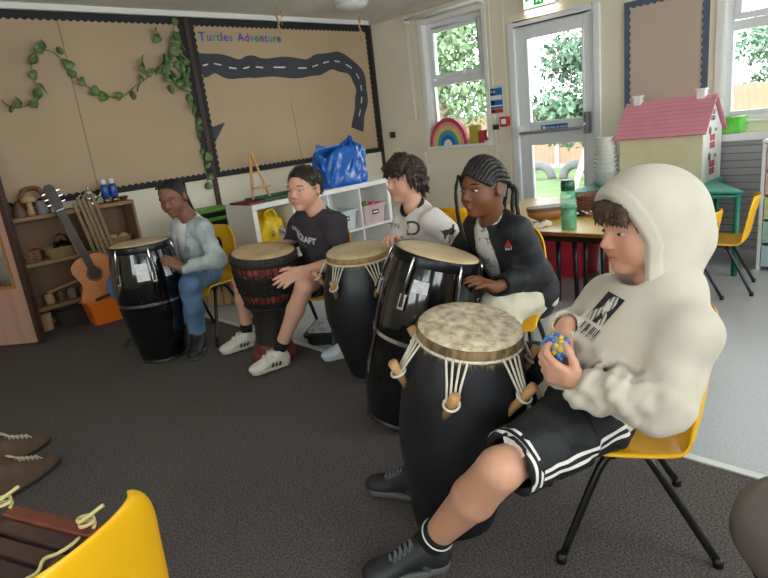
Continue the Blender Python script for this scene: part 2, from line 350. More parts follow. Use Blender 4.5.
# trees
BARK = M('tree_bark', '6B5B4A', .9, col2='85735F', vs=8, bump=.6, bs=20)
LEAFS = [M('leaf_green_a', '4A6444', .6, col2='7E9670', vs=3, spec=.3), M('leaf_green_b', '445E4A', .6, col2='748F78', vs=3, spec=.3), M('leaf_green_c', '4E7440', .6, col2='80A268', vs=3, spec=.3)]
def crown_mesh(name, blobs, n, size, mat, rng):
    vs = []; fs = []
    for _ in range(n):
        c, r = blobs[rng.randrange(len(blobs))]
        d = nrm(np.array([rng.gauss(0, 1) for _ in range(3)])); rad = rng.random()**.4
        p = np.asarray(c)+d*np.asarray(r)*rad
        a = nrm(np.array([rng.gauss(0, 1) for _ in range(3)])); b_ = nrm(np.cross(a, d+.01)); s = size*rng.uniform(.6, 1.3); k = len(vs)
        vs += [p-a*s, p+b_*s*.5, p+a*s, p-b_*s*.5]; fs.append((k, k+1, k+2, k+3))
    me = bpy.data.meshes.new(name); me.from_pydata([tuple(v) for v in vs], [], fs); me.materials.append(mat); return me
def tree(label, x, y, h, spread, n, mat, seed, size=.085, low=.25):
    rng = random.Random(seed); t = thing('garden_tree', label, 'tree', (x, y, GZ), 0, 'trees outside the windows')
    pts = [(0, 0, 0), (.1, .05, h*.3), (-.05, .1, h*.6), (.05, 0, h*.9)]
    MB().tube(spline(pts, 4), [.16*(1-.8*i/12) for i in range(13)], 8).build('trunk', BARK, t, smooth=True)
    br = MB()
    blobs = []
    for k in range(9):
        z = h*(low+(1-low)*(k+.5)/9*.92); an = rng.uniform(0, 6.28); rr = spread*(.75 if z < h*.75 else .45)*rng.uniform(.5, 1)
        c = (rr*math.cos(an), rr*math.sin(an), z); blobs.append((c, (spread*.55, spread*.55, h*.13)))
        br.tube([(0, 0, z*.8), (c[0]*.5, c[1]*.5, z*.92), c], [.05, .03, .012], 6)
    br.build('branches', BARK, t, smooth=True)
    o = bpy.data.objects.new('foliage', crown_mesh('foliage', blobs, n, size, mat, rng)); COL.objects.link(o); o.parent = t; o['kind'] = 'stuff'
tree('broad tree filling the window behind the rainbow', 11.6, 9.4, 6.4, 1.9, 9000, LEAFS[0], 1)
tree('tall slim tree at the far edge of the window behind the rainbow', 12.9, 12.9, 7.0, 1.7, 7000, LEAFS[1], 2)
tree('leafy tree seen through the top of the glazed door', 13.0, 6.1, 4.6, 1.4, 7500, LEAFS[1], 3)
tree('low bright bush behind the fence, seen through the door', 18.6, 8.0, 3.8, 1.7, 6000, LEAFS[2], 4, low=.15)
tree('wispy tree beyond the fence, seen beside the dollhouse', 18.8, 4.0, 3.4, 1.9, 4200, LEAFS[1], 5)
tree('high tree crown at the top of the window beside the dollhouse', 14.0, 2.3, 6.6, 1.7, 4500, LEAFS[1], 6, low=.62)
# ================================================================== DISPLAY BOARDS
KRAFT = M('kraft_backing_paper', 'BEA283', .8, var=.05, vs=1.2)
PINKPAPER = M('dusty_pink_backing_paper', 'CDB6A4', .8, var=.04, vs=1.5)
BLACKCARD = M('black_border_card', '1D1C20', .7)
NAVYCARD = M('slate_navy_border_card', '54647A', .7)
ROADP = M('grey_road_paper', '41424A', .8)
def scallop(L, w, b=.016, pitch=.055, n=5):
    k = max(1, int(L/pitch)); p = L/k; pts = [(0, 0), (L, 0)]
    for i in range(k, 0, -1):
        for j in range(n):
            u = i*p-j*p/n; pts.append((u, w+b*abs(math.sin(PI*j/n))))
    pts.append((0, w)); return pts
def strip(name, parent, mat, o, d, inw, L, w, t0, t1, nrm_):
    o, d, inw, nrm_ = map(np.asarray, (o, d, inw, nrm_))
    return MB().prism(scallop(L, w), lambda u, v, t: o+d*u+inw*v+nrm_*t, t0, t1).build(name, mat, parent)
EX, EZ, NB = V3(1,0,0), V3(0,0,1), V3(0,-1,0)
ZT, ZB = 2.41, .955
# left board
XD = 2.905
bd = thing('display_board', 'large brown paper display board with ivy trained across it', 'display board', (1.5, YB, ZB)); O = V3(1.5, YB, ZB)
mid = 1.83
MB().box((.62-1.5, -.018, 0), (mid-1.5-.001, 0, ZT-ZB)).build('paper_sheet', KRAFT, bd)
MB().box((mid-1.5+.001, -.0185, 0), (XD-1.5, 0, ZT-ZB)).build('paper_sheet', KRAFT, bd)
strip('top_border', bd, BLACKCARD, (.62-1.5, 0, ZT-ZB), EX, -EZ, XD-.62, .055, .019, .021, NB)
strip('side_border', bd, BLACKCARD, (XD-1.5, 0, 0), EZ, -EX, ZT-ZB, .05, .0212, .0232, NB)
strip('bottom_border', bd, BLACKCARD, (.62-1.5, 0, 0), EX, EZ, XD-.62, .045, .0234, .0254, NB)
# brown post between the boards
struct(MB().box((XD, YB-.03, 0), (XD+.045, YB, ZT)).build('trim_6', DARKWOOD), 'dark brown post between the boards')
# right board with the road
XE = 5.27; x0 = XD+.046; Wb = XE-x0
br = thing('display_board', 'brown paper display board with a grey paper road and coloured title', 'display board', (x0, YB, ZB))
MB().box((0, -.018, 0), (Wb, 0, ZT-ZB)).build('paper_sheet', KRAFT, br)
strip('top_border', br, BLACKCARD, (0, 0, ZT-ZB), EX, -EZ, Wb, .06, .019, .021, NB)
strip('side_border', br, BLACKCARD, (0, 0, 0), EZ, EX, ZT-ZB, .04, .0212, .0232, NB)
strip('side_border', br, BLACKCARD, (Wb, 0, 0), EZ, -EX, ZT-ZB, .055, .0212, .0232, NB)
strip('bottom_border', br, BLACKCARD, (0, 0, 0), EX, EZ, Wb, .045, .0234, .0254, NB)
MB().box((Wb, -.03, -.95), (Wb+.03, 0, ZT-ZB)).build('end_post', DARKWOOD, br)
# faint paper crease and join
MB().bar((4.02-x0, -.0185, 1.02-ZB), (3.985-x0, -.0185, 1.62-ZB), .006, .002, up=(0,1,0)).build('paper_join', M('kraft_edge', '8F7355', .8), br)
MB().bar((1.832-1.5, -.019, 0.05), (1.828-1.5, -.019, ZT-ZB-.05), .007, .002, up=(0,1,0)).build('paper_join', MATS['kraft_edge'], bd)
road = spline([V3(x-x0, -.0195, z-ZB) for x, z in ((2.985, 1.98), (3.06, 2.0), (3.168, 2.007), (3.30, 1.97), (3.438, 1.957), (3.56, 1.975), (3.698, 1.963), (3.925, 1.965), (4.187, 1.950), (4.34, 1.963), (4.473, 1.994), (4.62, 2.02), (4.75, 2.01), (4.90, 1.955), (5.0, 1.862), (5.035, 1.75), (5.035, 1.64), (5.0, 1.52), (4.95, 1.40), (4.895, 1.25))], 5)
L_, R_ = [], []
for i, p in enumerate(road):
    t_ = nrm(road[min(i+1, len(road)-1)]-road[max(i-1, 0)]); n_ = V3(-t_[2], 0, t_[0]); wd = .098*(1+.1*math.sin(i*.55))*(1 if i < 70 else 1-.004*(i-70))
    L_.append(p+n_*wd); R_.append(p-n_*wd)
k = len(road); vs = L_+R_+[q+V3(0, -.002, 0) for q in L_]+[q+V3(0, -.002, 0) for q in R_]
fs = []
for i in range(k-1): fs += [(2*k+i, 2*k+i+1, 3*k+i+1, 3*k+i), (i, i+1, 2*k+i+1, 2*k+i), (k+i, 3*k+i, 3*k+i+1, k+i+1)]
fs += [(0, 2*k, 3*k, k), (k-1, 2*k-1, 4*k-1, 3*k-1)]
MB().add(vs, fs).build('paper_road', ROADP, br)
dash = M('white_dash_paper', 'E8E4DC', .7)
for i in range(3, k-6, 6):
    a_, b_ = road[i], road[i+3]; MB().bar(a_+V3(0, -.0035, 0), b_+V3(0, -.0035, 0), .012, .002, up=(0,1,0)).build('road_dash', dash, br)
MB().prism([(2.992-x0, 1.43-ZB), (3.151-x0, 1.465-ZB), (3.0-x0, 1.28-ZB)], lambda u, v, t: (u, -.0195-t, v), 0, .002).build('paper_triangle', ROADP, br)
LC = [M('letter_'+n, c, .5, var=.02) for n, c in (('blue', '2B4FA8'), ('green', '3C8C4A'), ('teal', '2E8FA8'), ('purple', '7B4FA0'))]
title = 'Turtles Adventure'; xs = 3.03; wds = {'T': .075, 'A': .072, 'u': .056, 'r': .043, 't': .04, 'l': .026, 'e': .054, 's': .048, ' ': .045, 'd': .058, 'v': .05, 'n': .056}
for i, c in enumerate(title):
    wd = wds[c]*1.09
    if c != ' ': text_mesh('letter', c, .108, LC[(i*3) % 4], frame_mtx((xs+wd/2-x0, -.0205, 2.245-ZB), (1,0,0), (0,0,1)), br, bold=.0022)
    xs += wd
# small navy bordered board by the door
b2 = thing('display_board', 'small pink paper board with slate scalloped border above the dollhouse', 'display board', (XR-.002, 1.92, .95)); hh = 1.06
MB().box((-.018, -.325, 0), (0, .325, hh)).build('paper_sheet', PINKPAPER, b2)
NX, EY = V3(-1,0,0), V3(0,1,0)
strip('top_border', b2, NAVYCARD, (0, -.33, hh), EY, -EZ, .66, .04, .019, .021, NX)
strip('side_border', b2, NAVYCARD, (0, -.33, 0), EZ, EY, hh, .04, .0212, .0232, NX)
strip('side_border', b2, NAVYCARD, (0, .33, 0), EZ, -EY, hh, .04, .0212, .0232, NX)
strip('bottom_border', b2, NAVYCARD, (0, -.33, 0), EY, EZ, .66, .04, .0234, .0254, NX)
# ---- ivy garland
LEAF = M('ivy_leaf', '52703F', .5, col2='7C9662', vs=12); STEM = M('ivy_stem', '6F7F4E', .7)
iv = thing('ivy_garland', 'trailing green ivy garland pinned over the brown display board', 'garland', (2.0, YB-.02, 1.0))
main = [(1.289, 1.77), (1.329, 1.717), (1.409, 1.705), (1.487, 1.738), (1.569, 1.779), (1.547, 1.892), (1.552, 1.995), (1.558, 2.075), (1.69, 2.119), (1.773, 2.067), (1.803, 1.976), (1.882, 1.889), (1.96, 1.816), (2.07, 1.763), (2.192, 1.741), (2.326, 1.827), (2.459, 1.898), (2.58, 1.99), (2.70, 2.07), (2.76, 2.2), (2.798, 2.33)]
drop = [(2.78, 2.28), (2.80, 2.12), (2.796, 1.959), (2.807, 1.783), (2.829, 1.558), (2.83, 1.328), (2.842, 1.091), (2.833, 0.88)]
spur = [(2.459, 1.898), (2.43, 1.97), (2.44, 2.05), (2.47, 2.09)]
W3 = lambda l: [V3(x-2.0, -.02, z-1.0) for x, z in l]
for l in (main, drop, spur): MB().tube(spline(W3(l), 4), .004, 5).build('vine_stem', STEM, iv, smooth=True)
lm = MB(); N_ = 10
lv = [(0, 0, 0)]+[(.034*math.cos(q)*(1+.12*math.cos(3*q)), .034*math.sin(q)*(1+.12*math.cos(3*q)), .006*math.cos(2*q)) for q in [2*PI*i/N_ for i in range(N_)]]
lv += [(x, y_, z-.0025) for x, y_, z in lv]
lfs = [(0, 1+i, 1+(i+1) % N_) for i in range(N_)]+[(N_+1, N_+2+(i+1) % N_, N_+2+i) for i in range(N_)]+[(1+i, N_+2+i, N_+2+(i+1) % N_, 1+(i+1) % N_) for i in range(N_)]
leafme = lm.add(lv, lfs).mesh('leaf', LEAF, True)
rng = random.Random(3)
def leaf(x, z, s=1):
    o = mk('leaf', leafme, iv, (x-2.0, -.03-rng.random()*.05, z-1.0)); o.rotation_euler = (PI/2+rng.uniform(-.6, .6), rng.uniform(-.5, .5), rng.uniform(0, 6)); o.scale = (s*1.25,)*3
for l, step in ((main, .065), (drop, .055), (spur, .06)):
    pts = spline(W3(l), 12); acc = 0
    for i in range(1, len(pts)):
        acc += np.linalg.norm(pts[i]-pts[i-1])
        if acc > step:
            acc = -rng.random()*step*.6; leaf(pts[i][0]+2+rng.uniform(-.03, .03), pts[i][2]+1+rng.uniform(-.035, .035), rng.uniform(.75, 1.15))
for _ in range(26): leaf(rng.uniform(2.58, 2.84), rng.uniform(1.78, 2.3), rng.uniform(.8, 1.2))
# ---- peg strings from the ceiling
PEG = M_wood('peg_wood', 'B98A5A', 'C99C6C', 30, .6, 2); STR = M('string', 'C9BFA8', .9)
for i, (px_, lab) in enumerate(((V3(3.56, 4.75, 0), 'peg string hanging above the coloured board title'), (V3(3.80, 5.0, 0), 'short peg string hanging at the middle of the road board'), (V3(4.75, 4.9, 0), 'peg string hanging near the board corner'))):
    tt = thing('peg_string', lab, 'peg string', (*px_[:2], ZC), 0, 'peg strings on the ceiling')
    ln = (.26, .14, .30)[i]
    MB().tube([(0,0,0), (.02,.01,-ln)], .002, 5).build('string', STR, tt)
    for q in range((3, 1, 3)[i]): z = -ln*(q+.8)/3; MB().bar((.01-.01*(q%2), 0, z+.045), (.03, .005, z-.03), .012, .014).build('clothes_peg', PEG, tt)
# ---- fittings on the window wall
sgn = thing('wall_notice', 'blue and white notice with red foot on the wall by the window', 'sign', (XR, 3.59, 1.38))
MB().box((-.004, -.095, -.135), (0, .095, .135)).build('notice_card', M('pale_blue_card', 'CFDCE8', .5), sgn)
MB().box((-.006, -.085, -.085), (-.004, .085, .115)).build('blue_panel', BLUE, sgn)
MB().box((-.006, -.085, -.128), (-.004, .085, -.09)).build('red_band', M('red_print', 'B5372F', .5), sgn)
MB().box((-.0075, -.08, 0.0), (-.006, .055, .045)).box((-.0075, -.08, -.065), (-.006, .07, -.052)).build('white_lines', INK_W, sgn)
text_mesh('notice_lettering', 'Fire', .05, INK_W, frame_mtx((-.0075, .035, .085), (0,-1,0), (0,0,1)), sgn)
fc = thing('fire_call_point', 'small red fire alarm call point beside the door', 'alarm', (XR, 3.475, 1.16))
MB().box((-.05, -.048, -.048), (0, .048, .048)).build('housing', M('alarm_red', 'C5242A', .35), fc, bevel=.006)
MB().box((-.053, -.028, -.026), (-.05, .028, .026)).build('break_glass', INK_W, fc, bevel=.002)
sw = thing('wall_switch', 'small dark switch plate beside the red alarm', 'switch', (XR, 3.60, 1.112))
MB().box((-.012, -.038, -.026), (0, .038, .026)).build('plate', M('dark_grey_plate', '3A3D3A', .4), sw, bevel=.003)
MB().box((-.018, -.01, -.012), (-.012, .01, .012)).build('rocker', BLACKP, sw, bevel=.002)
so = thing('wall_socket', 'small black box on the wall next to the road board', 'switch', (XR, 5.09, 1.14))
MB().box((-.02, -.04, -.036), (0, .04, .036)).build('plate', BLACKP, so, bevel=.004)
MB().box((-.024, -.018, -.016), (-.02, .018, .016)).build('rocker', M('dark_grey_plate', '3A3D3A'), so, bevel=.002)
ck = thing('cord_cleat', 'cream plastic loop fixed to the wall below the window', 'hook', (XR, 4.60, .71))
MB().tube([(-.03, .05*math.cos(q), .085*math.sin(q)) for q in np.linspace(0, 2*PI, 22)[:-1]], .012, 8, closed=True).build('loop', M('ivory_plastic', 'E4DDC8', .5), ck, smooth=True)
MB().box((-.03, -.02, -.1), (0, .02, -.075)).box((-.03, -.012, .075), (0, .012, .20)).build('bracket', MATS['ivory_plastic'], ck, bevel=.004)
bl = thing('roller_blind', 'white roller blind rail with pull cord above the window', 'blind', (XR-.06, 4.17, 2.345))
MB().tube([(0, -.50, 0), (0, .50, 0)], .018, 12).build('roller', WHITE, bl, smooth=True)
for s in (-.5, .5): MB().box((-.015, s-.006, -.03), (.06, s+.006, .03)).build('bracket', WHITE, bl)
for dx in (0, .028): MB().tube([(-.02-dx*.2, .48-dx, -.02), (-.022, .47-dx, -.6), (-.02, .46-dx*.5, -1.05)], .0028, 5).build('pull_cord', WHITE, bl)
# exit sign
ex = thing('exit_sign', 'lit green and white running man exit sign above the door', 'sign', (XR, 3.02, 2.15))
MB().box((-.06, -.17, -.02), (0, .17, .16)).build('housing', WHITE, ex, bevel=.006)
MB().box((-.064, -.155, .0), (-.06, .155, .145)).build('lit_face', M('exit_face', 'E9F2D8', .4, emit=.9), ex)
GR = M('exit_green', '1E9A4A', .4, emit=.5)
MB().box((-.066, -.05, .012), (-.064, .05, .135)).build('green_panel', GR, ex)
fig = MB().ball((-.067, .012, .112), (.002, .011, .011), 8).bar((-.0675, .008, .10), (-.0675, -.004, .062), .02, .002, up=(1,0,0)).bar((-.0675, -.002, .064), (-.0675, -.026, .03), .011, .002, up=(1,0,0)).bar((-.0675, -.002, .064), (-.0675, .024, .036), .011, .002, up=(1,0,0)).bar((-.0675, .006, .092), (-.0675, .03, .075), .008, .002, up=(1,0,0)).bar((-.0675, .006, .094), (-.0675, -.02, .08), .008, .002, up=(1,0,0))
fig.build('running_figure', M('exit_white', 'FFFFFF', .4, emit=.9), ex)
for s in (-1, 1): MB().bar((-.066, s*.075, .07), (-.066, s*.135, .07), .012, .002, up=(1,0,0)).bar((-.066, s*.135, .07), (-.066, s*.11, .09), .01, .002, up=(1,0,0)).bar((-.066, s*.135, .07), (-.066, s*.11, .05), .01, .002, up=(1,0,0)).build('direction_arrow', GR, ex)
MB().box((-.05, -.16, -.045), (-.01, .16, -.021)).build('downlight_lens', M('lamp_lens', 'FFF3D8', .3, emit=3), ex, bevel=.006)
# ---- on the sills
def arch(mb, r0, r1, x0_, x1_, n=20, sq=1.12):
    P = [(r1*math.cos(q), r1*math.sin(q)*sq) for q in np.linspace(0, PI, n)]+[(r0*math.cos(q), r0*math.sin(q)*sq) for q in np.linspace(PI, 0, n)]
    return mb.prism(P, lambda u, v, t: (t, u, v), x0_, x1_)
rb = thing('rainbow_toy', 'wooden rainbow of nested coloured arches on the windowsill', 'toy', (XR+.005, 4.235, .966))
for nm, c, r0, r1 in (('red', 'C6485A', .225, .265), ('pink', 'E6A0A0', .19, .224), ('yellow', 'E8C765', .15, .189), ('teal', '3F9FB5', .105, .149), ('blue', '2F6FB0', .06, .104)):
    arch(MB(), r0, r1, -.03, .03).build('arch', M('rainbow_'+nm, c, .5), rb, bevel=.003)
arch(MB(), .002, .059, -.03, .03).build('arch', M('rainbow_white', 'EDEDED', .5), rb, bevel=.003)
for nm, lab, c, y_, h_, w_ in (('book_box', 'yellow-green box on the windowsill beside the rainbow', 'B9B03A', 3.87, .19, .11), ('book_box', 'slim red box at the end of the rainbow windowsill', 'C23A46', 3.775, .13, .05)):
    t = thing(nm, lab, 'box', (XR+.0, y_, .966))
    MB().box((-.04, -w_/2, 0), (.04, w_/2, h_*.8)).build('box_body', M('card_'+c, c, .5), t, bevel=.003)
    MB().box((-.042, -w_/2-.002, h_*.8+.001), (.042, w_/2+.002, h_)).build('lid', M('card2_'+c, c, .4, var=.2), t, bevel=.003)
t = thing('plant_trough', 'bright green plastic trough on the windowsill by the dollhouse', 'tray', (XR-.10, 1.34, .905))
LIME = M('lime_plastic', '6CE04E', .35, var=.05)
g = MB()
for (lo, hi) in (((-.08, -.03, 0), (.08, .13, .012)), ((-.08, -.03, .012), (-.068, .13, .11)), ((.068, -.03, .012), (.08, .13, .11)), ((-.068, -.03, .012), (.068, -.018, .11)), ((-.068, .118, .012), (.068, .13, .11))): g.box(lo, hi)
g.build('trough_body', LIME, t); g = MB()
g.box((-.092, -.042, .106), (-.066, .142, .116)).box((.066, -.042, .106), (.092, .142, .116)).box((-.066, -.042, .106), (.066, -.016, .116)).box((-.066, .116, .106), (.066, .142, .116)).build('rim', LIME, t)
# radiator cover with white top
rc = thing('radiator_cover', 'grey woven radiator cover with white ledge under the window', 'radiator cover', (XR-.1, .7, 0))
WEAVE = bpy.data.materials.new('grey_weave'); WEAVE.use_nodes = True; nt = WEAVE.node_tree; bs_ = nt.nodes['Principled BSDF']; bs_.inputs['Roughness'].default_value = .6
tc = nt.nodes.new('ShaderNodeTexCoord'); mp = nt.nodes.new('ShaderNodeMapping'); mp.inputs['Rotation'].default_value = (PI/2, 0, PI/2); bk = nt.nodes.new('ShaderNodeTexBrick')
bk.inputs['Scale'].default_value = 9; bk.inputs['Color1'].default_value = (*lin('ABA9AB'), 1); bk.inputs['Color2'].default_value = (*lin('9A989A'), 1); bk.inputs['Mortar'].default_value = (*lin('6A686A'), 1); bk.inputs['Mortar Size'].default_value = .03; bk.inputs['Row Height'].default_value = .2
nt.links.new(tc.outputs['Object'], mp.inputs[0]); nt.links.new(mp.outputs[0], bk.inputs[0]); nt.links.new(bk.outputs[0], bs_.inputs[0])
MB().box((-.07, -.62, .0), (.1, .82, .84)).build('woven_panel', WEAVE, rc)
for i in range(34): MB().box((-.0725, -.62, .014+i*.0245), (-.0702, .82, .034+i*.0245)).build('slat', WEAVE, rc)
MB().box((-.09, -.64, .842), (.1, .84, .90)).build('ledge', TRIM, rc, bevel=.004)
# ================================================================== CHAIRS
YEL = M('yellow_polypropylene', 'F0B414', .35, var=.04, spec=.5)
BLK = M('black_steel_tube', '141414', .35, var=.1)
def chair_shell(h):
    prof = spline([V3(0, .205, h-.045), V3(0, .195, h-.012), V3(0, .16, h+.002), V3(0, .06, h-.006), V3(0, -.06, h-.012), V3(0, -.125, h+.0), V3(0, -.165, h+.045), V3(0, -.185, h+.12), V3(0, -.205, h+.23), V3(0, -.23, h+.35)], 4)
    nv = len(prof); nu = 18; bm = bmesh.new(); grid = []
    for j, p in enumerate(prof):
        s = j/(nv-1); back = max(0, min(1, (s-.5)/.2))
        hw = .20*(1-back)+.195*back - .03*max(0, (s-.75)/.25)
        if s > .9: hw -= .05*((s-.9)/.1)**2.2
        if s < .1: hw -= .025*((.1-s)/.1)**2
        row = []
        for i in range(nu+1):
            u = -1+2*i/nu; x = hw*math.sin(u*PI/2*.96)/math.sin(PI/2*.96); e = abs(u)**4
            y_ = p[1] + back*.05*u*u; z = p[2] + (1-back)*(.018*abs(u)**3 - .02*max(0, abs(u)-.9)*10*.5)
            if back > .3 and abs(u) > .9: y_ -= .006*back
            row.append(bm.verts.new((x, y_, z)))
        grid.append(row)
    for j in range(nv-1):
        for i in range(nu): bm.faces.new((grid[j][i], grid[j][i+1], grid[j+1][i+1], grid[j+1][i]))
    bm.verts.ensure_lookup_table()
    cz, ry, rx = h+.20, .062, .038
    kill = [f for f in bm.faces if f.calc_center_median()[1] < -.1 and (f.calc_center_median()[0]/rx)**2+((f.calc_center_median()[2]-cz)/ry)**2 < 1]
    bv = {v for f in kill for v in f.verts}; bmesh.ops.delete(bm, geom=kill, context='FACES')
    for v in bv:
        if v.is_valid and v.link_faces:
            a_ = math.atan2((v.co.z-cz)/ry, v.co.x/rx); v.co.x = rx*math.cos(a_); v.co.z = cz+ry*math.sin(a_)
    me = bpy.data.meshes.new('shell'); bm.to_mesh(me); bm.free(); me.materials.append(YEL); me.polygons.foreach_set('use_smooth', [True]*len(me.polygons)); return me
def make_chair(h, label, loc, rotz, group):
    t = thing('school_chair', label, 'chair', loc, rotz, group)
    o = bpy.data.objects.new('shell', chair_shell(h)); COL.objects.link(o); o.parent = t
    md = o.modifiers.new('thick', 'SOLIDIFY'); md.thickness = .009; md.offset = -1
    md = o.modifiers.new('sub', 'SUBSURF'); md.levels = 1; md.render_levels = 1
    for sx in (-1, 1):
        for (y0, y1) in ((.09, .205), (-.05, -.205)):
            leg = MB().tube(spline([(sx*.13, y0*.55, h-.035), (sx*.145, y0, h-.06), (sx*.185, y1, .012)], 4), .0115, 10).build('leg', BLK, t, smooth=True)
            MB().tube([(sx*.185, y1, .0), (sx*.185, y1, .03)], .0145, 10).build('foot_cap', BLACKP, leg, smooth=True)
    for y_ in (.05, -.028): MB().tube([(-.132, y_, h-.034), (.132, y_, h-.034)], .011, 8).build('cross_bar', BLK, t, smooth=True)
    return t
def face(fx, fy): return math.atan2(-fx, fy)
CG = 'yellow school chairs'
chair = make_chair(.38, 'yellow plastic chair under the girl in the denim jacket', (1.80, 3.63, 0), face(-.93, -.36), CG)
dup(chair, (2.10, 2.78, 0), face(-.95, -.3), 'yellow plastic chair under the boy in the dark t-shirt', CG)
dup(chair, (2.40, 2.17, 0), face(-.97, -.1), 'yellow plastic chair under the boy in the white sports shirt', CG)
dup(chair, (2.17, 1.50, 0), face(-.95, -.32), 'yellow plastic chair under the girl in the black jacket', CG)
make_chair(.345, 'yellow plastic chair under the child in the cream hoodie', (1.525, .657, 0), face(-.57, .82), CG)
cA = dup(chair, (4.06, 1.10, 0), face(-.2, .98), 'empty yellow chair pulled up to the teal table', CG)
cB = dup(chair, (3.66, 1.19, 0), face(0, 1), 'empty yellow chair between the hooded child and the teal table', CG)
for c_, k_ in ((cA, .83), (cB, .79)): c_.scale = (k_,)*3
dup(chair, (3.0, 2.27, 0), face(1, .05), 'empty yellow chair at the wooden table behind the girl in black', CG)
dup(chair, (.075, 1.055, 0), face(-.4, .92), 'yellow plastic chair in the foreground beside the wooden xylophone', CG)
# upholstered chair at the frame corner
t = thing('padded_stool', 'taupe padded seat at the lower corner beside the hooded child', 'stool', (*(atz(752, 548, .43)[:2]+.205*nrm(CR[:2])), 0))
TAUPE = M('taupe_vinyl', '5E5350', .5, var=.08, bump=.15, bs=60)
MB().lathe([(.0, .36), (.17, .36), (.20, .375), (.215, .40), (.21, .43), (.18, .445), (.0, .45)], 36).build('seat', TAUPE, t, smooth=True)
MB().lathe([(.0, .335), (.18, .335), (.18, .36), (.0, .36)], 32).build('seat_base', BLACKP, t)
for k in range(4):
    a_ = k*PI/2+.5; MB().tube([(.13*math.cos(a_), .13*math.sin(a_), .34), (.2*math.cos(a_), .2*math.sin(a_), 0)], .012, 8).build('leg', BLK, t, smooth=True)
# ================================================================== WOODEN SHELF AND ITS TOYS
OAK = M_wood('brown_oak', '8A6A4C', '9C7C5C', 14, .6, 0); PLY = M_wood('plywood_back', '7A5A40', '8B6A4E', 8, .7, 2)
SX0, SX1, SY0, SY1 = 1.06, 2.0, 5.02, 5.27
sh = thing('wooden_shelf', 'low brown wooden shelf unit below the ivy board', 'shelf', (1.5, 5.15, 0))
def wb(lo, hi, name, mat, **k): return MB().box(tuple(np.subtract(lo, (1.5, 5.15, 0))), tuple(np.subtract(hi, (1.5, 5.15, 0)))).build(name, mat, sh, bevel=.003, **k)
for z in (.17, .52, .87): wb((SX0+.021, SY0, z), (SX1-.021, SY1-.012, z+.03), 'shelf_board', OAK)
for x in (SX0, SX1-.02): wb((x, SY0, 0), (x+.02, SY1, .90), 'side_panel', OAK)
wb((SX0+.021, SY1-.011, .05), (SX1-.021, SY1, .86), 'back_panel', PLY)
wb((1.58, SY0+.005, .205), (1.60, SY1-.013, .515), 'divider', OAK); wb((1.58, SY0+.005, .555), (1.60, SY1-.013, .865), 'divider', OAK)
WICK = M('wicker', 'A98B5E', .8, col2='8A6C44', vs=60, bump=.8, bs=90)
def basket(label, loc, rx, ry, h, mat=WICK, flare=1.2, group='baskets on the wooden shelf', rings=5):
    t = thing('wicker_basket', label, 'basket', loc, 0, group)
    def loop(s, z, n=28): return [(rx*s*math.copysign(abs(math.cos(q))**.5, math.cos(q)), ry*s*math.copysign(abs(math.sin(q))**.5, math.sin(q)), z) for q in [2*PI*i/n for i in range(n)]]
    mb = MB(); n = 28; vs = []; fs = []
    lv_ = [(1/flare, 0), (1/flare+.02, h*.2), (1, h), (.93, h), (1/flare*.92, .015)]
    for s, z in lv_: vs += loop(s, z)
    for i in range(len(lv_)-1): fs += [(i*n+j, i*n+(j+1) % n, (i+1)*n+(j+1) % n, (i+1)*n+j) for j in range(n)]
    fs += [tuple(range(n))[::-1], tuple((len(lv_)-1)*n+j for j in range(n))]
    mb.add(vs, fs).build('basket_body', mat, t, auto=50)
    for i in range(rings):
        s = 1/flare+(1-1/flare)*(i+1)/rings; MB().tube(loop(s+.01, h*(i+1)/rings), .006, 6, closed=True).build('woven_ring', mat, t, smooth=True)
    return t
basket('wicker basket holding the black kettle on the shelf', (1.38, 5.13, .55), .125, .09, .075)
basket('small red-brown woven basket at the door end of the shelf', (1.16, 5.12, .55), .07, .07, .09, M('red_wicker', '9A7350', .8, col2='6E3A30', vs=40, bump=.8, bs=80))
basket('shallow basket of bread shapes behind the guitar', (1.80, 5.13, .55), .14, .09, .06)
for i in range(3):
    tag(MB().ball((0, 0, 0), (.042, .03, .028), 12).build('bread_roll', M('bread_crust', 'C9A779', .7, var=.15), smooth=True), 'pale toy bread roll, %s of three in the shallow basket' % ('first', 'second', 'third')[i], 'toy food', 'toy bread rolls').location = (1.712+.088*i, 5.13, .608)
t = thing('toy_kettle', 'small black shiny kettle standing in the wicker basket', 'kettle', (1.40, 5.13, .567))
KB = M('black_enamel', '101012', .15, coat=.5)
MB().lathe([(.0, 0), (.055, 0), (.07, .02), (.072, .05), (.055, .085), (.03, .10), (.0, .103)], 24).build('kettle_body', KB, t, smooth=True)
MB().tube([(.06, 0, .045), (.095, 0, .07), (.105, 0, .085)], [.016, .011, .009], 8).build('spout', KB, t, smooth=True)
MB().tube([(.055*math.cos(q), 0, .085+.07*math.sin(q)) for q in np.linspace(0, PI, 12)], .006, 8).build('handle', KB, t, smooth=True)
MB().ball((0, 0, .108), .012, 10).build('lid_knob', KB, t, smooth=True)
def bowl_thing(nm, label, cat, loc, prof, mat, group=None, extra=None):
    t = thing(nm, label, cat, loc, 0, group); MB().lathe(prof, 24).build('body', mat, t, auto=50)
    if extra: extra(t)
    return t
TAN = M_wood('tan_turned_wood', 'B58C62', 'C79E74', 10, .5, 2); DKW = M_wood('dark_turned_wood', '5A4030', '6A4E3B', 10, .5, 2)
mush = thing('wooden_mushroom', 'tan wooden mushroom on the top shelf by the door', 'toy', (1.245, 5.11, .901))
MB().lathe([(.0, 0), (.032, 0), (.026, .03), (.022, .08), (.024, .11)], 20).build('stalk', TAN, mush, smooth=True)
MB().lathe([(.0, .10), (.05, .10), (.056, .112), (.045, .14), (.02, .155), (.0, .157)], 24).build('cap', TAN, mush, smooth=True)
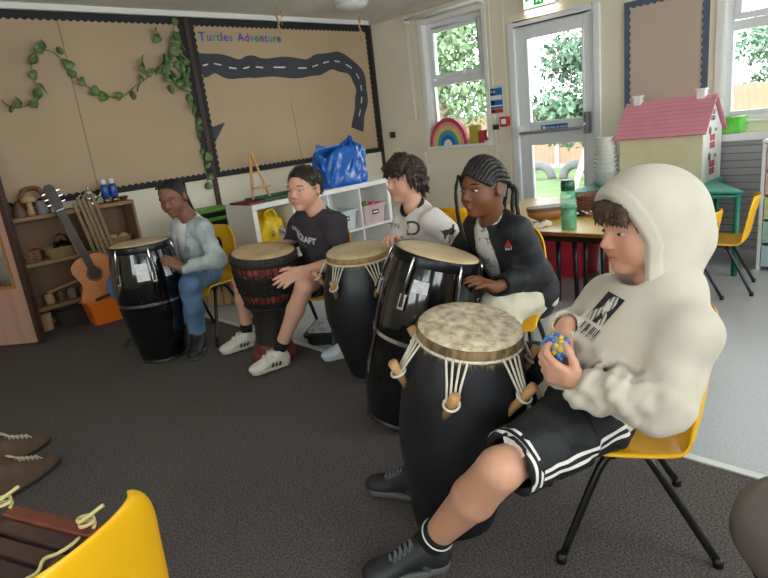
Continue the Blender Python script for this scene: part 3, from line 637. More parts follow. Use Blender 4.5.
t = thing('twig_wreath', 'round orange-brown wreath behind the wooden mushroom', 'wreath', (1.30, 5.20, .901))
for k in range(3):
    MB().tube([(.085*math.cos(q)+.006*math.sin(5*q+k*2), .012*math.sin(4*q+k), .115+.085*math.sin(q)+.006*math.cos(5*q+k)) for q in np.linspace(0, 2*PI, 36)[:-1]], .016, 7, closed=True).build('twig_ring', M('orange_twig', 'A06A44', .8, col2='7C5034', vs=30), t, smooth=True)
for nm, lab, x, y_, h_, r_, mt in (('wooden_cone', 'dark wooden cone next to the mushroom', 1.165, 5.11, .12, .045, DKW), ('clay_jar', 'dark jar at the door end of the top shelf', 1.10, 5.18, .15, .035, DKW)):
    bowl_thing(nm, lab, 'ornament', (x, y_, .901), [(.0, 0), (r_, 0), (r_*1.05, h_*.3), (r_*.5, h_*.8), (r_*.15, h_), (.0, h_)] if nm == 'wooden_cone' else [(.0, 0), (r_, 0), (r_*1.2, h_*.5), (r_*.7, h_*.85), (r_*.8, h_), (.0, h_)], mt)
for i, (x, m_, lab) in enumerate(((1.32, M('grey_ceramic', '8E8E92', .3), 'grey ceramic pot beside the wreath'), (1.40, M('steel_pot', 'A8A8AC', .25, .8), 'steel mug beside the guitar headstock'))):
    bowl_thing('metal_pot', lab, 'pot', (x, 5.10, .901), [(.0, 0), (.034, 0), (.036, .10), (.032, .10), (.03, .008), (.0, .008)], m_, None,
      lambda t: MB().tube([(.034+.022*math.sin(q), 0, .055-.035*math.cos(q)) for q in np.linspace(0, PI, 10)], .005, 6).build('handle', t.children[0].data.materials[0], t, smooth=True))
SILV = M('silver_metal', 'C2BDB4', .25, .9)
t = thing('silver_teapot', 'small silver teapot with finial on the top shelf', 'teapot', (1.69, 5.12, .901))
MB().lathe([(.0, 0), (.045, 0), (.05, .012), (.04, .02), (.062, .045), (.066, .065), (.045, .09), (.03, .097), (.034, .105), (.015, .125), (.008, .135), (.012, .145), (.0, .155)], 24).build('pot_body', SILV, t, smooth=True)
MB().tube([(.055, 0, .05), (.09, 0, .075), (.1, 0, .1)], [.012, .009, .007], 8).build('spout', SILV, t, smooth=True)
MB().tube([(-.055-.035*math.sin(q), 0, .06-.035*math.cos(q)) for q in np.linspace(0, PI, 10)], .005, 6).build('handle', SILV, t, smooth=True)
SKYB = M('deep_blue_gloss', '1E4E9A', .25)
for i, x in enumerate((1.825, 1.893)):
    t = thing('blue_bottle', ('blue bottle with white top next to the silver teapot', 'blue bottle with white top at the end of the top shelf')[i], 'bottle', (x, 5.13, .901), .3*i, 'blue bottles on the wooden shelf')
    MB().lathe([(.0, 0), (.028, 0), (.03, .02), (.025, .03)], 18).build('gold_foot', M('brass', 'B08A4A', .3, .9), t, smooth=True)
    MB().lathe([(.025, .03), (.032, .05), (.032, .13), (.025, .15)], 18).build('bottle_body', SKYB, t, smooth=True)
    MB().lathe([(.02, .15), (.022, .175), (.018, .19), (.0, .195)], 18).build('cap', WHITE, t, smooth=True)
bowl_thing('brass_bowl', 'small brass bowl at the end of the top shelf', 'bowl', (1.955, 5.11, .901), [(.0, 0), (.02, 0), (.035, .02), (.038, .035), (.034, .035), (.018, .006), (.0, .006)], MATS['brass'])
for i in range(5):
    x = 1.12+.085*i
    bowl_thing('wooden_pot', 'small dark wooden pot, %s from the door on the lower shelf' % ('first', 'second', 'third', 'fourth', 'fifth')[i], 'pot', (x, 5.11, .201), [(.0, 0), (.03, 0), (.037, .04), (.03, .08), (.026, .08), (.03, .04), (.0, .01)], [DKW, TAN, DKW, M('stone_pot', '857A6E', .7), DKW][i], 'pots on the lower shelf')
tag(MB().bar((0, 0, 0), (.32, .02, .05), .03, .02).build('driftwood_stick', TAN, bevel=.005), 'long pale stick lying over the pots on the lower shelf', 'stick').location = (1.20, 5.10, .292)
basket('dark basket on the floor under the wooden shelf', (1.35, 5.14, 0), .14, .10, .12, M('dark_wicker', '4F4036', .8, col2='3A2E27', vs=60, bump=.8, bs=90))
tag(MB().lathe([(.0, 0), (.05, 0), (.052, .13), (.04, .14), (.0, .14)], 16).build('log_slice', TAN, auto=40), 'upright log on the floor at the door end of the shelf', 'log').location = (1.14, 5.12, 0)
# leaning battens
for i in range(7):
    a_ = V3(1.60+.034*i, 4.99, 0.0 if i > 1 else 0); b_ = a_+V3(-.15+.004*i, .018, .99-.02*(i % 3))
    if i < 2: a_ = a_+V3(-.02+.01*i, 0, 0); b_ = b_+V3(-.06-.01*i, 0, -.03)
    lab = 'leaning wooden batten, %s from the guitar neck' % ('second', 'first', 'third', 'fourth', 'fifth', 'sixth', 'seventh')[i]
    tag(MB().bar(a_*0+V3(0, 0, .004), b_-a_, .026 if i > 1 else .03, .014, up=(0,1,0)).build('wooden_batten', M_wood('batten_wood', '8F7352', 'A08462', 10, .6, 2), bevel=.002), lab, 'batten', 'wooden battens leaning on the shelf').location = tuple(a_)
# orange tub and guitar
ORG = M('orange_plastic', 'EF7A1E', .35, var=.04)
t = thing('storage_tub', 'orange plastic tub on the floor holding the guitar', 'tub', (1.585, 4.855, 0))
def tub(parent, w0, d0, w1, d1, h, mat, th=.006, name='tub_body', rc=.03):
    def lp(w, d, z, n=6):
        out = []
        for cx, cy, a0 in ((1, 1, 0), (-1, 1, PI/2), (-1, -1, PI), (1, -1, 1.5*PI)):
            for k in range(n): q = a0+PI/2*k/(n-1); out.append((cx*(w-rc)+rc*math.cos(q), cy*(d-rc)+rc*math.sin(q), z))
        return out
    L = [(w0, d0, 0), (w1, d1, h), (w1+.012, d1+.012, h), (w1+.012, d1+.012, h-.012), (w1+.0125, d1+.0125, h+.004), (w1-th, d1-th, h+.004), (w0-th, d0-th, th)]
    vs = []; fs = []; n = 24
    for w_, d_, z in L: vs += lp(w_, d_, z)
    for i in range(len(L)-1): fs += [(i*n+j, i*n+(j+1) % n, (i+1)*n+(j+1) % n, (i+1)*n+j) for j in range(n)]
    fs += [tuple(range(n))[::-1], tuple((len(L)-1)*n+j for j in range(n))]
    return MB().add(vs, fs).build(name, mat, parent, auto=40)
tub(t, .185, .085, .215, .105, .19, ORG)
gt = thing('acoustic_guitar', 'acoustic guitar with orange top leaning in the orange tub', 'guitar')
G0 = V3(1.57, 4.825, .08); GT = V3(1.365, 4.92, 1.04); gy = nrm(GT-G0); gz = nrm(np.cross(np.cross(gy, V3(-.35, -.93, .1)), gy)*1.0)
gz = nrm(V3(-.30, -.95, .14) - gy*np.dot(V3(-.30, -.95, .14), gy)); gx = np.cross(gy, gz)
gt.matrix_world = Matrix(((gx[0], gy[0], gz[0], G0[0]), (gx[1], gy[1], gz[1], G0[1]), (gx[2], gy[2], gz[2], G0[2]), (0, 0, 0, 1)))
gt.scale = (1.08,)*3
SPR = M_wood('orange_spruce', 'D0803A', 'DE9048', 8, .3, 1, coat=.4); ROSE = M_wood('dark_rosewood', '2E1C16', '3C261D', 10, .4, 1)
outl = [(0, 0), (.10, .008), (.155, .05), (.172, .11), (.155, .175), (.122, .225), (.112, .26), (.122, .31), (.132, .36), (.118, .405), (.07, .435), (.03, .442)]
half = [tuple(p[:2]) for p in spline([V3(x, y_, 0) for x, y_ in outl], 4)]
poly = half+[(-x, y_) for x, y_ in half[::-1] if x > 1e-4]
MB().prism(poly, lambda u, v, t: (u, v, t), -.09, -.004).build('guitar_body', M_wood('mahogany_sides', '5A2F1C', '6B3A24', 10, .3, 1, coat=.4), gt)
MB().prism(poly, lambda u, v, t: (u, v, t), -.0035, .0).build('guitar_top', SPR, gt)
MB().lathe([(.0, .0008), (.043, .0008), (.043, .0016), (.0, .0016)], 28, mat=Matrix.Translation((0, .30, 0))).build('sound_hole', BLACKP, gt)
MB().lathe([(.045, .0008), (.056, .0008), (.056, .002), (.045, .002)], 28, mat=Matrix.Translation((0, .30, 0)), cap=False).build('rosette', M('rosette_inlay', '8A5A2A', .4, col2='3A2418', vs=120), gt)
MB().box((-.08, .105, .001), (.08, .13, .012)).build('bridge', ROSE, gt, bevel=.002)
MB().box((-.026, .335, .001), (.026, .80, .016)).build('fretboard', ROSE, gt)
MB().prism([(-.026, .43), (.026, .43), (.024, .80), (-.024, .80)], lambda u, v, t: (u, v, t), -.022, .0005).build('neck', M_wood('neck_mahogany', '5A3A26', '6B4830', 10, .4, 1), gt, bevel=.004)
for k in range(12): yy = .80-.36*(1-2**(-(k+1)/9)); MB().box((-.025, yy, .0162), (.025, yy+.0012, .0168)).build('fret', M('bronze_wire', '6E5E44', .5), gt)
hs = MB().prism([(-.024, .80), (.024, .80), (.036, .83), (.034, .965), (.018, .985), (-.018, .985), (-.034, .965), (-.036, .83)], lambda u, v, t: (u, v, t-.1*(v-.8)), -.010, .010).build('headstock', ROSE, gt, bevel=.002)
MB().box((-.026, .798, .0165), (.026, .804, .019)).build('nut', INK_W, gt)
for s in (-1, 1):
    for k in range(3): MB().tube([(s*.036, .85+.04*k, -.01), (s*.06, .85+.04*k, -.01)], .006, 6).build('tuning_peg', SILV, hs)
for k in range(6): x = -.02+.008*k; MB().tube([(x*1.2, .12, .013), (x, .80, .0185)], .0006, 4).build('string', MATS['bronze_wire'], gt)
# ================================================================== WHITE CUBE SHELF
MELA = M('white_melamine', 'EEECE8', .4, var=.02)
KX0, KX1, KY0, KY1, KZ = 2.40, 3.90, 3.86, 4.25, .79
ks = thing('cube_shelf', 'white cube shelf unit with tubs behind the seated boys', 'shelf', (3.15, 4.05, 0))
def kb(lo, hi, nm): return MB().box(tuple(np.subtract(lo, (3.15, 4.05, 0))), tuple(np.subtract(hi, (3.15, 4.05, 0)))).build(nm, MELA, ks, bevel=.002)
kb((KX0, KY0, KZ-.04), (KX1, KY1, KZ), 'top_board'); kb((KX0, KY0, 0), (KX1, KY1, .04), 'bottom_board')
kb((KX0, KY0, .0405), (KX0+.04, KY1, KZ-.0405), 'side_panel'); kb((KX1-.04, KY0, .0405), (KX1, KY1, KZ-.0405), 'side_panel')
cw = (KX1-KX0-.04)/4
for k in (1, 2, 3): kb((KX0+.02+cw*k-.008, KY0+.002, .0405), (KX0+.02+cw*k+.008, KY1, KZ-.0405), 'divider')
for k in range(4): kb((KX0+.02+cw*k+(.0205 if k == 0 else .0085), KY0+.002, .385), (KX0+.02+cw*(k+1)-(.0205 if k == 3 else .0085), KY1, .405), 'shelf_board')
kb((KX0+.041, KY1-.006, .0405), (KX1-.041, KY1-.001, KZ-.0405), 'back_panel')
CLEAR = M('milky_clear_plastic', 'DCE4E2', .3, alpha=.72); CLEARP = M('pinkish_clear_plastic', 'E8C9CC', .3, alpha=.75)
def clear_tub(label, cell, row, mat):
    x = KX0+.02+cw*(cell+.5); t = thing('clear_tub', label, 'tub', (x, 4.02, .406 if row else .041), 0, 'plastic tubs in the cube shelf')
    tub(t, .125, .13, .145, .145, .17, mat)
    MB().box((-.04, -.1455, .085), (.04, -.143, .125)).build('label_card', BLACKP, t)
    MB().box((-.03, -.1465, .098), (.03, -.1456, .112)).build('label_print', INK_W, t)
    return t
clear_tub('milky plastic tub with dark label beside the boy in the dark t-shirt', 2, 1, CLEAR)
clear_tub('pink-tinted plastic tub with dark label next to the boy in white', 3, 1, CLEARP)
clear_tub('milky plastic tub in the lower row of the cube shelf', 2, 0, CLEAR)
clear_tub('white plastic tub under the yellow bag in the cube shelf', 1, 0, CLEAR)
tag(MB().ball((0, 0, 0), (.045, .04, .04), 14).build('red_ball', M('coral_red', 'E2504F', .4), smooth=True), 'coral red ball on top of the pink-tinted tub', 'ball').location = (KX0+.02+cw*3.62, 3.96, .56)
tag(MB().lathe([(.0, -.04), (.035, -.04), (.04, .02), (.02, .05), (.0, .05)], 14).build('toy_pot', M('olive_toy', '7A6A3A', .5), auto=40), 'olive toy pot poking out of the pink-tinted tub', 'toy').location = (KX0+.02+cw*3.36, 3.96, .56)
# tray, easel, bag on top
TG = M('dark_green_plastic', '2F5A3E', .4)
t = thing('green_tray', 'dark green flat tray lying on the cube shelf', 'tray', (2.79, 4.06, KZ)); tub(t, .21, .13, .22, .14, .022, TG, rc=.02)
t = thing('tray_pad', 'maroon flat mat at the end of the cube shelf top', 'mat', (2.47, 4.03, KZ)); tub(t, .055, .13, .058, .135, .012, M('maroon_mat', '7E3A3A', .6), rc=.01)
ea = thing('table_easel', 'small wooden tabletop easel standing on the cube shelf', 'easel', (2.60, 4.07, KZ+.024))
EW = M_wood('easel_wood', 'C08A52', 'D09B62', 12, .5, 2)
top = V3(0, 0, .33)
for e_ in ((-.075, -.05, 0), (.085, -.05, 0), (0.03, .11, 0)): MB().bar(V3(*e_), top+V3(e_[0]*.08, 0, .03), .016, .012, up=(0,1,0)).build('leg', EW, ea, bevel=.002)
MB().bar((-.06, -.058, .085), (.10, -.058, .085), .02, .016).build('ledge', EW, ea, bevel=.002)
MB().bar((-.03, -.022, .2), (.045, -.022, .2), .012, .012).build('brace', EW, ea)
# ================================================================== BAGS
def lump(vs_fn, nu, nv):
    vs = [vs_fn(i/nu, j/nv) for j in range(nv+1) for i in range(nu)]
    fs = [(j*nu+i, j*nu+(i+1) % nu, (j+1)*nu+(i+1) % nu, (j+1)*nu+i) for j in range(nv) for i in range(nu)]
    return vs, fs
BAGB = M('blue_woven_plastic', '1660B8', .28, var=.15, vs=14, coat=.3, bump=.4, bs=25)
bag = thing('shopping_bag', 'crumpled shiny blue shopping bag on the white cube shelf', 'bag', (3.47, 4.05, KZ))
def sqr(q, k=.6): return math.copysign(abs(math.cos(q))**k, math.cos(q)), math.copysign(abs(math.sin(q))**k, math.sin(q))
def fb(u, v):
    q = 2*PI*u; c, s = sqr(q, .55); w_ = .255-.03*v+.02*math.sin(3*q+4*v); d_ = .15-.07*v**1.5
    n_ = .016*math.sin(7*q+5*v)+.012*math.sin(13*q-9*v+1)
    zt = .34+.05*math.sin(q*1+.6)+.035*math.sin(3*q)
    return ((w_+n_)*c+.03*v, (d_+n_)*s, max(.0, zt*v**.9))
vs, fs = lump(fb, 56, 14); o = MB().add(vs, fs+[tuple(range(56))[::-1]]).build('bag_body', BAGB, bag, smooth=True)
md = o.modifiers.new('thick', 'SOLIDIFY'); md.thickness = .004
for s in (-1, 1): MB().tube(spline([(-.12, s*.085, .27), (-.09, s*.12, .18+.03*s), (.0, s*.15, .12), (.09, s*.12, .2), (.12, s*.085, .29)], 5), .011, 6).build('strap', M('blue_strap', '2A74CC', .35), bag, smooth=True)
vs, fs = lump(lambda u, v: ((.14*(1-v*.6)+.01*math.sin(14*PI*u))*math.cos(2*PI*u)+.04, (.055*(1-v*.6))*math.sin(2*PI*u), .2+.085*v), 24, 4)
tag(MB().add(vs, fs+[tuple(24*4+i for i in range(24))]).build('red_cloth', M('red_cloth', 'A8283A', .8, var=.2, vs=20), smooth=True), 'bundle of red cloth inside the blue shopping bag', 'cloth').location = (3.47, 4.05, KZ)
YB_ = M('yellow_bag_plastic', 'F2CF1E', .35, col2='E0A812', vs=7, bump=.5, bs=22)
yb = thing('carrier_bag', 'scrunched yellow carrier bag in the cube shelf', 'bag', (2.60, 4.03, .406))
def fy(u, v):
    q = 2*PI*u; th = PI*v; n_ = 1+.13*math.sin(5*q+6*v)+.09*math.sin(9*q-7*v)
    return (.142*math.sin(th)**.7*math.cos(q)*n_, .13*math.sin(th)**.7*math.sin(q)*n_, max(.002, .14-.15*math.cos(th)*(1+.12*math.sin(3*q))))
vs, fs = lump(fy, 40, 18); MB().add(vs, fs).build('bag_body', YB_, yb, smooth=True)
MB().tube(spline([(-.05, -.10, .24), (-.07, -.13, .3), (0, -.13, .32), (.05, -.11, .26)], 5), .01, 6).build('bag_handle', YB_, yb, smooth=True)
MB().add(*lump(lambda u, v: (.07*math.cos(2*PI*u)*(1-v)+.03, -.137-.012*v, .13+.05*math.sin(2*PI*u)*(1-v)), 20, 3)).build('printed_patch', M('silver_grey_print', 'AEB4B4', .4, col2='6E5A2E', vs=30), yb, smooth=True)
# ================================================================== BLACK CRATES, PICKET FENCE
for i in range(2):
    t = thing('storage_crate', ('black storage crate with lime green lid behind the denim jacket girl', 'black storage crate standing on the floor under the lime lidded crate')[i], 'crate', (2.46, 4.72, .37*(1-i)))
    tub(t, .17, .12, .19, .135, .34, BLACKP)
    if i == 0:
        MB().box((-.205, -.15, .3445), (.205, .15, .372)).build('lid', M('lime_lid', '5DAA2E', .4), t, bevel=.008)
        MB().box((-.13, -.158, .27), (.13, -.136, .30)).build('clip_handle', MATS['lime_lid'], t, bevel=.006)
pf = thing('picket_fence', 'low wooden picket fence behind the denim jacket girl', 'fence')
PA, PB = V3(1.85, 4.60, 0), V3(2.31, 4.13, 0); pf.location = tuple(PA); dv = PB-PA; pd = nrm(dv)
PKT = M_wood('picket_wood', 'A8865C', 'B8986C', 10, .6, 2)
pk = MB().prism([(-.025, 0.01), (.025, 0.01), (.025, .37), (.0, .405), (-.025, .37)], lambda u, v, t: (u, t, v), -.006, .006).mesh('picket', PKT)
n = 10
for k in range(n):
    o = mk('picket', pk, pf, tuple(dv*(k+.5)/n)); o.rotation_euler = (0, 0, math.atan2(pd[1], pd[0]))
nn_ = V3(pd[1], -pd[0], 0)
for z in (.10, .29): MB().bar(V3(0, 0, z)-nn_*.014, dv+V3(0, 0, z)-nn_*.014, .014, .03).build('fence_rail', PKT, pf)
for k in (0.02, .98): MB().bar(dv*k-nn_*.03, dv*k-nn_*.03+V3(0, 0, .02), .12, .05, up=tuple(nn_)).build('fence_foot', PKT, pf)
# ================================================================== TABLES
def rounded_rect(w, d, r, n=5):
    out = []
    for cx, cy, a0 in ((1, 1, 0), (-1, 1, PI/2), (-1, -1, PI), (1, -1, 1.5*PI)):
        for k in range(n): q = a0+PI/2*k/(n-1); out.append((cx*(w-r)+r*math.cos(q), cy*(d-r)+r*math.sin(q)))
    return out
YW = M_wood('yellow_laminate', 'DDB858', 'E6C468', 7, .3, 0); EDGE = M('brown_table_edge', '7A4F2C', .5)
tb = thing('classroom_table', 'yellow topped classroom table behind the girl in black', 'table', (3.65, 1.95, 0))
MB().prism(rounded_rect(.61, .65, .05), lambda u, v, t: (u, v, t), .527, .545).build('table_edge', EDGE, tb)
MB().prism(rounded_rect(.606, .646, .05), lambda u, v, t: (u, v, t), .5455, .550).build('tabletop', YW, tb)
MB().box((-.55, -.58, .48), (.55, -.555, .526)).box((-.55, .555, .48), (.55, .58, .526)).box((-.55, -.55, .48), (-.525, .55, .526)).box((.525, -.55, .48), (.55, .55, .526)).build('apron', BLK, tb)
for sx in (-1, 1):
    for sy in (-1, 1): MB().tube([(sx*.535, sy*.565, .48), (sx*.545, sy*.58, 0)], .02, 10).build('leg', BLK, tb, smooth=True)
TEAL = M('teal_laminate', '3FA893', .35, var=.03); TEALM = M('teal_steel', '1F7A66', .4)
tt = thing('teal_table', 'teal topped table carrying the dollhouse', 'table', (4.62, 1.68, 0))
MB().prism([(-.29, -.62), (.18, -.33), (.48, -.29), (.48, .64), (-.29, .64)], lambda u, v, t: (u, v, t), .565, .582).build('tabletop', TEAL, tt, bevel=.004)
lg = [(-.26, -.57), (.43, -.25), (.43, .60), (-.26, .60)]
for i, (x, y_) in enumerate(lg):
    MB().tube([(x, y_, .545), (x, y_, 0)], .019, 10).build('leg', TEALM, tt, smooth=True)
    x2, y2 = lg[(i+1) % 4]; MB().tube([(x, y_, .545), (x2, y2, .545)], .018, 8).build('rail', TEALM, tt, smooth=True)
# things on and under the yellow table
GB = M('green_bottle_plastic', '58C090', .12, alpha=.42, var=.1, spec=.6); GCAP = M('dark_green_cap', '0B5234', .3)
t = thing('water_bottle', 'tall translucent green water bottle on the yellow table', 'bottle', (*atz(569, 229, .552)[:2], .551)); t.scale = (1.02, 1.02, 1.13)
MB().lathe([(.001, 0), (.041, 0), (.044, .006), (.044, .10), (.041, .105), (.041, .115), (.044, .12), (.044, .185), (.036, .20), (.034, .21)], 24, cap=False).build('bottle_body', GB, t, auto=50)
MB().lathe([(.001, .002), (.0415, .002), (.0415, .12), (.001, .12)], 24, cap=False).build('drink', M('dark_green_water', '3E8A58', .1, alpha=.5), t)
MB().lathe([(.036, .2), (.039, .205), (.039, .245), (.032, .255), (.001, .255)], 24, cap=False).build('cap', GCAP, t, auto=50)
MB().tube([(.037, 0, .24), (.058, 0, .225), (.058, 0, .17), (.045, 0, .15)], .006, 6).build('carry_loop', GCAP, t, smooth=True)
GOURD = M_wood('gourd_brown', '8A5A34', 'A06C40', 8, .4, 0, coat=.2)
t = thing('wooden_box_drum', 'half-gourd wooden instrument on the yellow table by the bottle', 'instrument', (*atz(548, 219, .552)[:2], .551), 2.37)
MB().add(*lump(lambda u, v: ((.13*math.sin(PI/2*min(1, v+.35)))*sqr(2*PI*u, .7)[0], (.06*math.sin(PI/2*min(1, v+.35)))*sqr(2*PI*u, .7)[1], .06*v), 28, 6)).build('gourd_body', GOURD, t, smooth=True)
MB().add([( .135*sqr(2*PI*i/28, .7)[0], .065*sqr(2*PI*i/28, .7)[1], z) for z in (.061, .085) for i in range(28)], [tuple(range(28))[::-1], tuple(range(28, 56))]+[(i, (i+1) % 28, 28+(i+1) % 28, 28+i) for i in range(28)]).build('gourd_lid', M_wood('dark_gourd_lid', '5A3824', '6A4630', 8, .5, 0), t)
t = basket('brown wire basket at the far side of the yellow table', (*atz(596, 200, .62)[:2], .551), .13, .10, .11, M('brown_basket', '6E4636', .7, col2='8A5E48', vs=50, bump=.6, bs=60), 1.1, None, 6)
for i in range(5):
    c = atz(588+12*(i % 3)-8, 213-4*(i//3), .57); 
    t = thing('jingle_shaker', 'dark jingle shaker, %s in the heap beside the green bottle' % ('first', 'second', 'third', 'fourth', 'fifth')[i], 'shaker', (c[0]+.03*(i//3), c[1], .551), i*.7, 'jingle shakers on the yellow table')
    MB().tube([(.035*math.cos(q), .035*math.sin(q), .012+.0*q) for q in np.linspace(0, 2*PI, 18)[:-1]], .009, 7, closed=True).build('hoop', [BLACKP, GOURD][i % 2], t, smooth=True)
    for k in range(4): MB().ball((.035*math.cos(k*PI/2), .035*math.sin(k*PI/2), .022), .012, 8).build('bell', SILV, t, smooth=True)
tag(MB().add(*lump(lambda u, v: (.10*(1-.5*v)*math.cos(2*PI*u)*(1+.2*math.sin(10*PI*u)), .05*(1-.5*v)*math.sin(2*PI*u), .025*v+.004*math.sin(12*PI*u)+.004), 30, 4)).build('cloth_scrap', M('cream_cloth', 'D9CFB8', .9, var=.08), smooth=True), 'crumpled cream cloth on the corner of the yellow table', 'cloth').location = (*atz(541, 226, .55)[:2], .551)
RED = M('red_plastic', 'D8324A', .35)
for i, (x, y_) in enumerate(((4.08, 2.16), (4.02, 1.66))):
    t = thing('red_crate', ('red plastic crate under the yellow table nearest the door', 'red plastic crate under the yellow table behind the hooded child')[i], 'crate', (x, y_, 0), .1*i, 'red crates under the yellow table'); tub(t, .15, .15, .17, .17, .30, RED)
# folded black stool frames under the table
for i in range(3):
    t = thing('stool_frame', 'black metal stool frame under the yellow table, %s from the girl in black' % ('first', 'second', 'third')[i], 'stool', (3.42+.1*i, 1.84-.14*i, 0), .3, 'black stool frames under the yellow table')
    for sy in (-1, 1): MB().tube([(0, sy*.05, .46), (0, sy*.06, 0)], .016, 8).build('leg', BLK, t, smooth=True)
    MB().box((-.02, -.07, .44), (.02, .07, .47)).build('seat_bar', BLK, t)
# stacked white bowls
BOWL = M('white_bowl_plastic', 'F0EFEC', .4)
for k in range(11):
    t = tag(MB().lathe([(.0, 0), (.06, 0), (.105-.003*k, .045), (.112-.003*k, .05), (.102-.003*k, .05), (.055, .006), (.0, .006)], 28).build('white_bowl', BOWL, auto=50), 'white plastic bowl, %s in the tall stack beside the dollhouse' % ('lowest|second from the bottom|third from the bottom|fourth from the bottom|fifth from the bottom|middle one|fifth from the top|fourth from the top|third from the top|second from the top|topmost'.split('|')[k]), 'bowl', 'stacked white bowls'); t.location = (4.66, 2.14, .583+.034*k)
# ================================================================== DOLLHOUSE
PNK = M('pink_roof_paint', 'E093A4', .6, var=.04); CRM = M('cream_board', 'E3D6B4', .6, var=.03); WH = M('white_house_paint', 'F0EDE8', .5)
dh = thing('dollhouse', 'dollhouse with pink shingled roof on the teal table', 'dollhouse', (4.86, 1.72, .583))
hy, hx, ez_, rz = .30, .215, .39, .615        # half length, half depth, eave, ridge
MB().box((-hx, -hy, 0), (-hx+.012, hy, ez_)).build('back_panel', CRM, dh)
MB().box((hx-.012, -hy, 0), (hx, hy, ez_)).build('front_panel', WH, dh)
MB().box((-hx+.0125, -hy+.0125, 0), (hx-.0125, hy-.0125, .012)).build('floor_panel', CRM, dh)
for s in (-1, 1):
    ya, yb_ = (s*hy, s*(hy-.012)); MB().prism([(-hx+.0125, 0), (hx-.0125, 0), (hx-.0125, ez_), (0, rz-.015), (-hx+.0125, ez_)], lambda u, v, t: (u, t, v), ya, yb_).build('gable_end', WH, dh)
for s in (-1, 1):     # roof slopes with shingle rows
    e0, r0 = V3(s*(hx+.03), 0, ez_-.035), V3(0, 0, rz); sl = r0-e0; nv_ = nrm(V3(s*(rz-ez_), 0, hx))
    rf = MB().add([e0+V3(0, y_, 0)+nv_*t_ for t_ in (0, .008) for y_ in (-hy-.03, hy+.03)]+[r0+V3(0, y_, 0)+nv_*t_ for t_ in (0, .008) for y_ in (-hy-.03, hy+.03)], [(0,1,3,2), (4,6,7,5), (0,4,5,1), (2,3,7,6), (0,2,6,4), (1,5,7,3)]).build('roof_slope', PNK, dh)
    for k in range(9):
        a_ = e0+sl*k/9+nv_*.008; b_ = e0+sl*(k+1)/9+nv_*.0085
        MB().add([a_+V3(0, -hy-.03, 0), a_+V3(0, hy+.03, 0), a_+V3(0, hy+.03, 0)+nv_*.004, a_+V3(0, -hy-.03, 0)+nv_*.004, b_+V3(0, -hy-.03, 0), b_+V3(0, hy+.03, 0)], [(0,1,2,3), (3,2,5,4), (0,3,4), (1,5,2), (0,4,5,1)]).build('shingle_row', PNK, rf)
for y_ in (-.22, .24):
    c_ = MB().box((-.03, y_-.028, rz-.03), (.03, y_+.028, rz+.045)).build('chimney', WH, dh, bevel=.003)
    MB().box((-.036, y_-.034, rz+.0455), (.036, y_+.034, rz+.058)).build('chimney_cap', WH, c_)
WIN = M('dark_window_print', '40464E', .4); PNKD = M('pink_print', 'C9566A', .5); BRN = M('brown_print', '8A6A50', .6)
def gplate(nm, x0_, x1_, z0_, z1_, mt): return MB().box((x0_, -hy-.003, z0_), (x1_, -hy-.0002, z1_)).build(nm, mt, dh)
for (sx, sz) in ((-1, 0), (1, 0), (-1, 1), (1, 1)): gplate('attic_window', sx*.022-.018, sx*.022+.018, .44+sz*.042, .475+sz*.042, WIN)
for z in (.24, .05):
    for (sx, sz) in ((-1, 0), (1, 0), (-1, 1), (1, 1)): gplate('pink_window', sx*.03-.024, sx*.03+.024, z+sz*.055, z+.045+sz*.055, PNKD)
for z in (.37, .18):
    MB().ball((-.06, -hy-.002, z), (.03, .004, .03), 12).build('painted_flower', BRN, dh); MB().ball((.07, -hy-.002, z), (.03, .004, .014), 12).build('painted_leaf', M('sage_print', '8FA38A', .6), dh)
# ================================================================== PLASTIC DRAWER TOWER
FR = M('white_drawer_frame', 'ECECEA', .4)
dr = thing('drawer_tower', 'white drawer tower with pastel drawers at the picture edge', 'drawers', (4.72, .865, 0))
for s in (-1, 1): MB().box((-.17, s*.15-.012, 0), (.17, s*.15+.012, .86)).build('side_frame', FR, dr, bevel=.004)
MB().box((-.175, -.165, .861), (.175, .165, .885)).build('top_board', FR, dr, bevel=.006); MB().box((.155, -.137, .02), (.17, .137, .86)).build('back_panel', FR, dr)
for k, c in enumerate(('C9E3EC', 'BFE0C9', 'D9E6A8', 'F0C2B4', 'EFB9C0')):
    z = .03+.165*k; d_ = MB().box((-.172, -.132, z), (-.16, .132, z+.145)).box((-.159, -.132, z), (.15, .132, z+.01)).box((-.159, -.132, z+.011), (.15, -.124, z+.13)).box((-.159, .124, z+.011), (.15, .132, z+.13)).build('drawer', M('drawer_'+c, c, .3, alpha=.85), dr)
    MB().box((-.185, -.05, z+.10), (-.173, .05, z+.118)).build('pull', FR, d_, bevel=.003)
# ================================================================== XYLOPHONE
BARW = M_wood('dark_bar_wood', '3A2626', '4A302E', 10, .3, 0, coat=.3); RWD = M_wood('red_frame_wood', '6E3A2A', '804634', 10, .4, 1)
CORD = M('pale_yellow_cord', 'D9CB8A', .8)
xa, xb_ = atz(14, 512, .36), atz(95, 532, .36)      # far rail ends
ux = nrm(xb_-xa); uy = V3(-ux[1], ux[0], 0)          # along rail, away from the viewer
xy = thing('wooden_xylophone', 'wooden xylophone with dark bars tied with pale cord', 'xylophone', (xa[0], xa[1], 0), math.atan2(ux[1], ux[0]))
RL = np.linalg.norm(xb_-xa)
MB().box((-.02, -.02, .30), (RL, .02, .365)).build('end_rail', RWD, xy, bevel=.004)
for k in range(7):
    y_ = -.045-k*.058; MB().box((-.13-.012*k, y_-.023, .335), (RL+.06+.004*k, y_+.023, .358)).build('tone_bar', BARW, xy, bevel=.005)
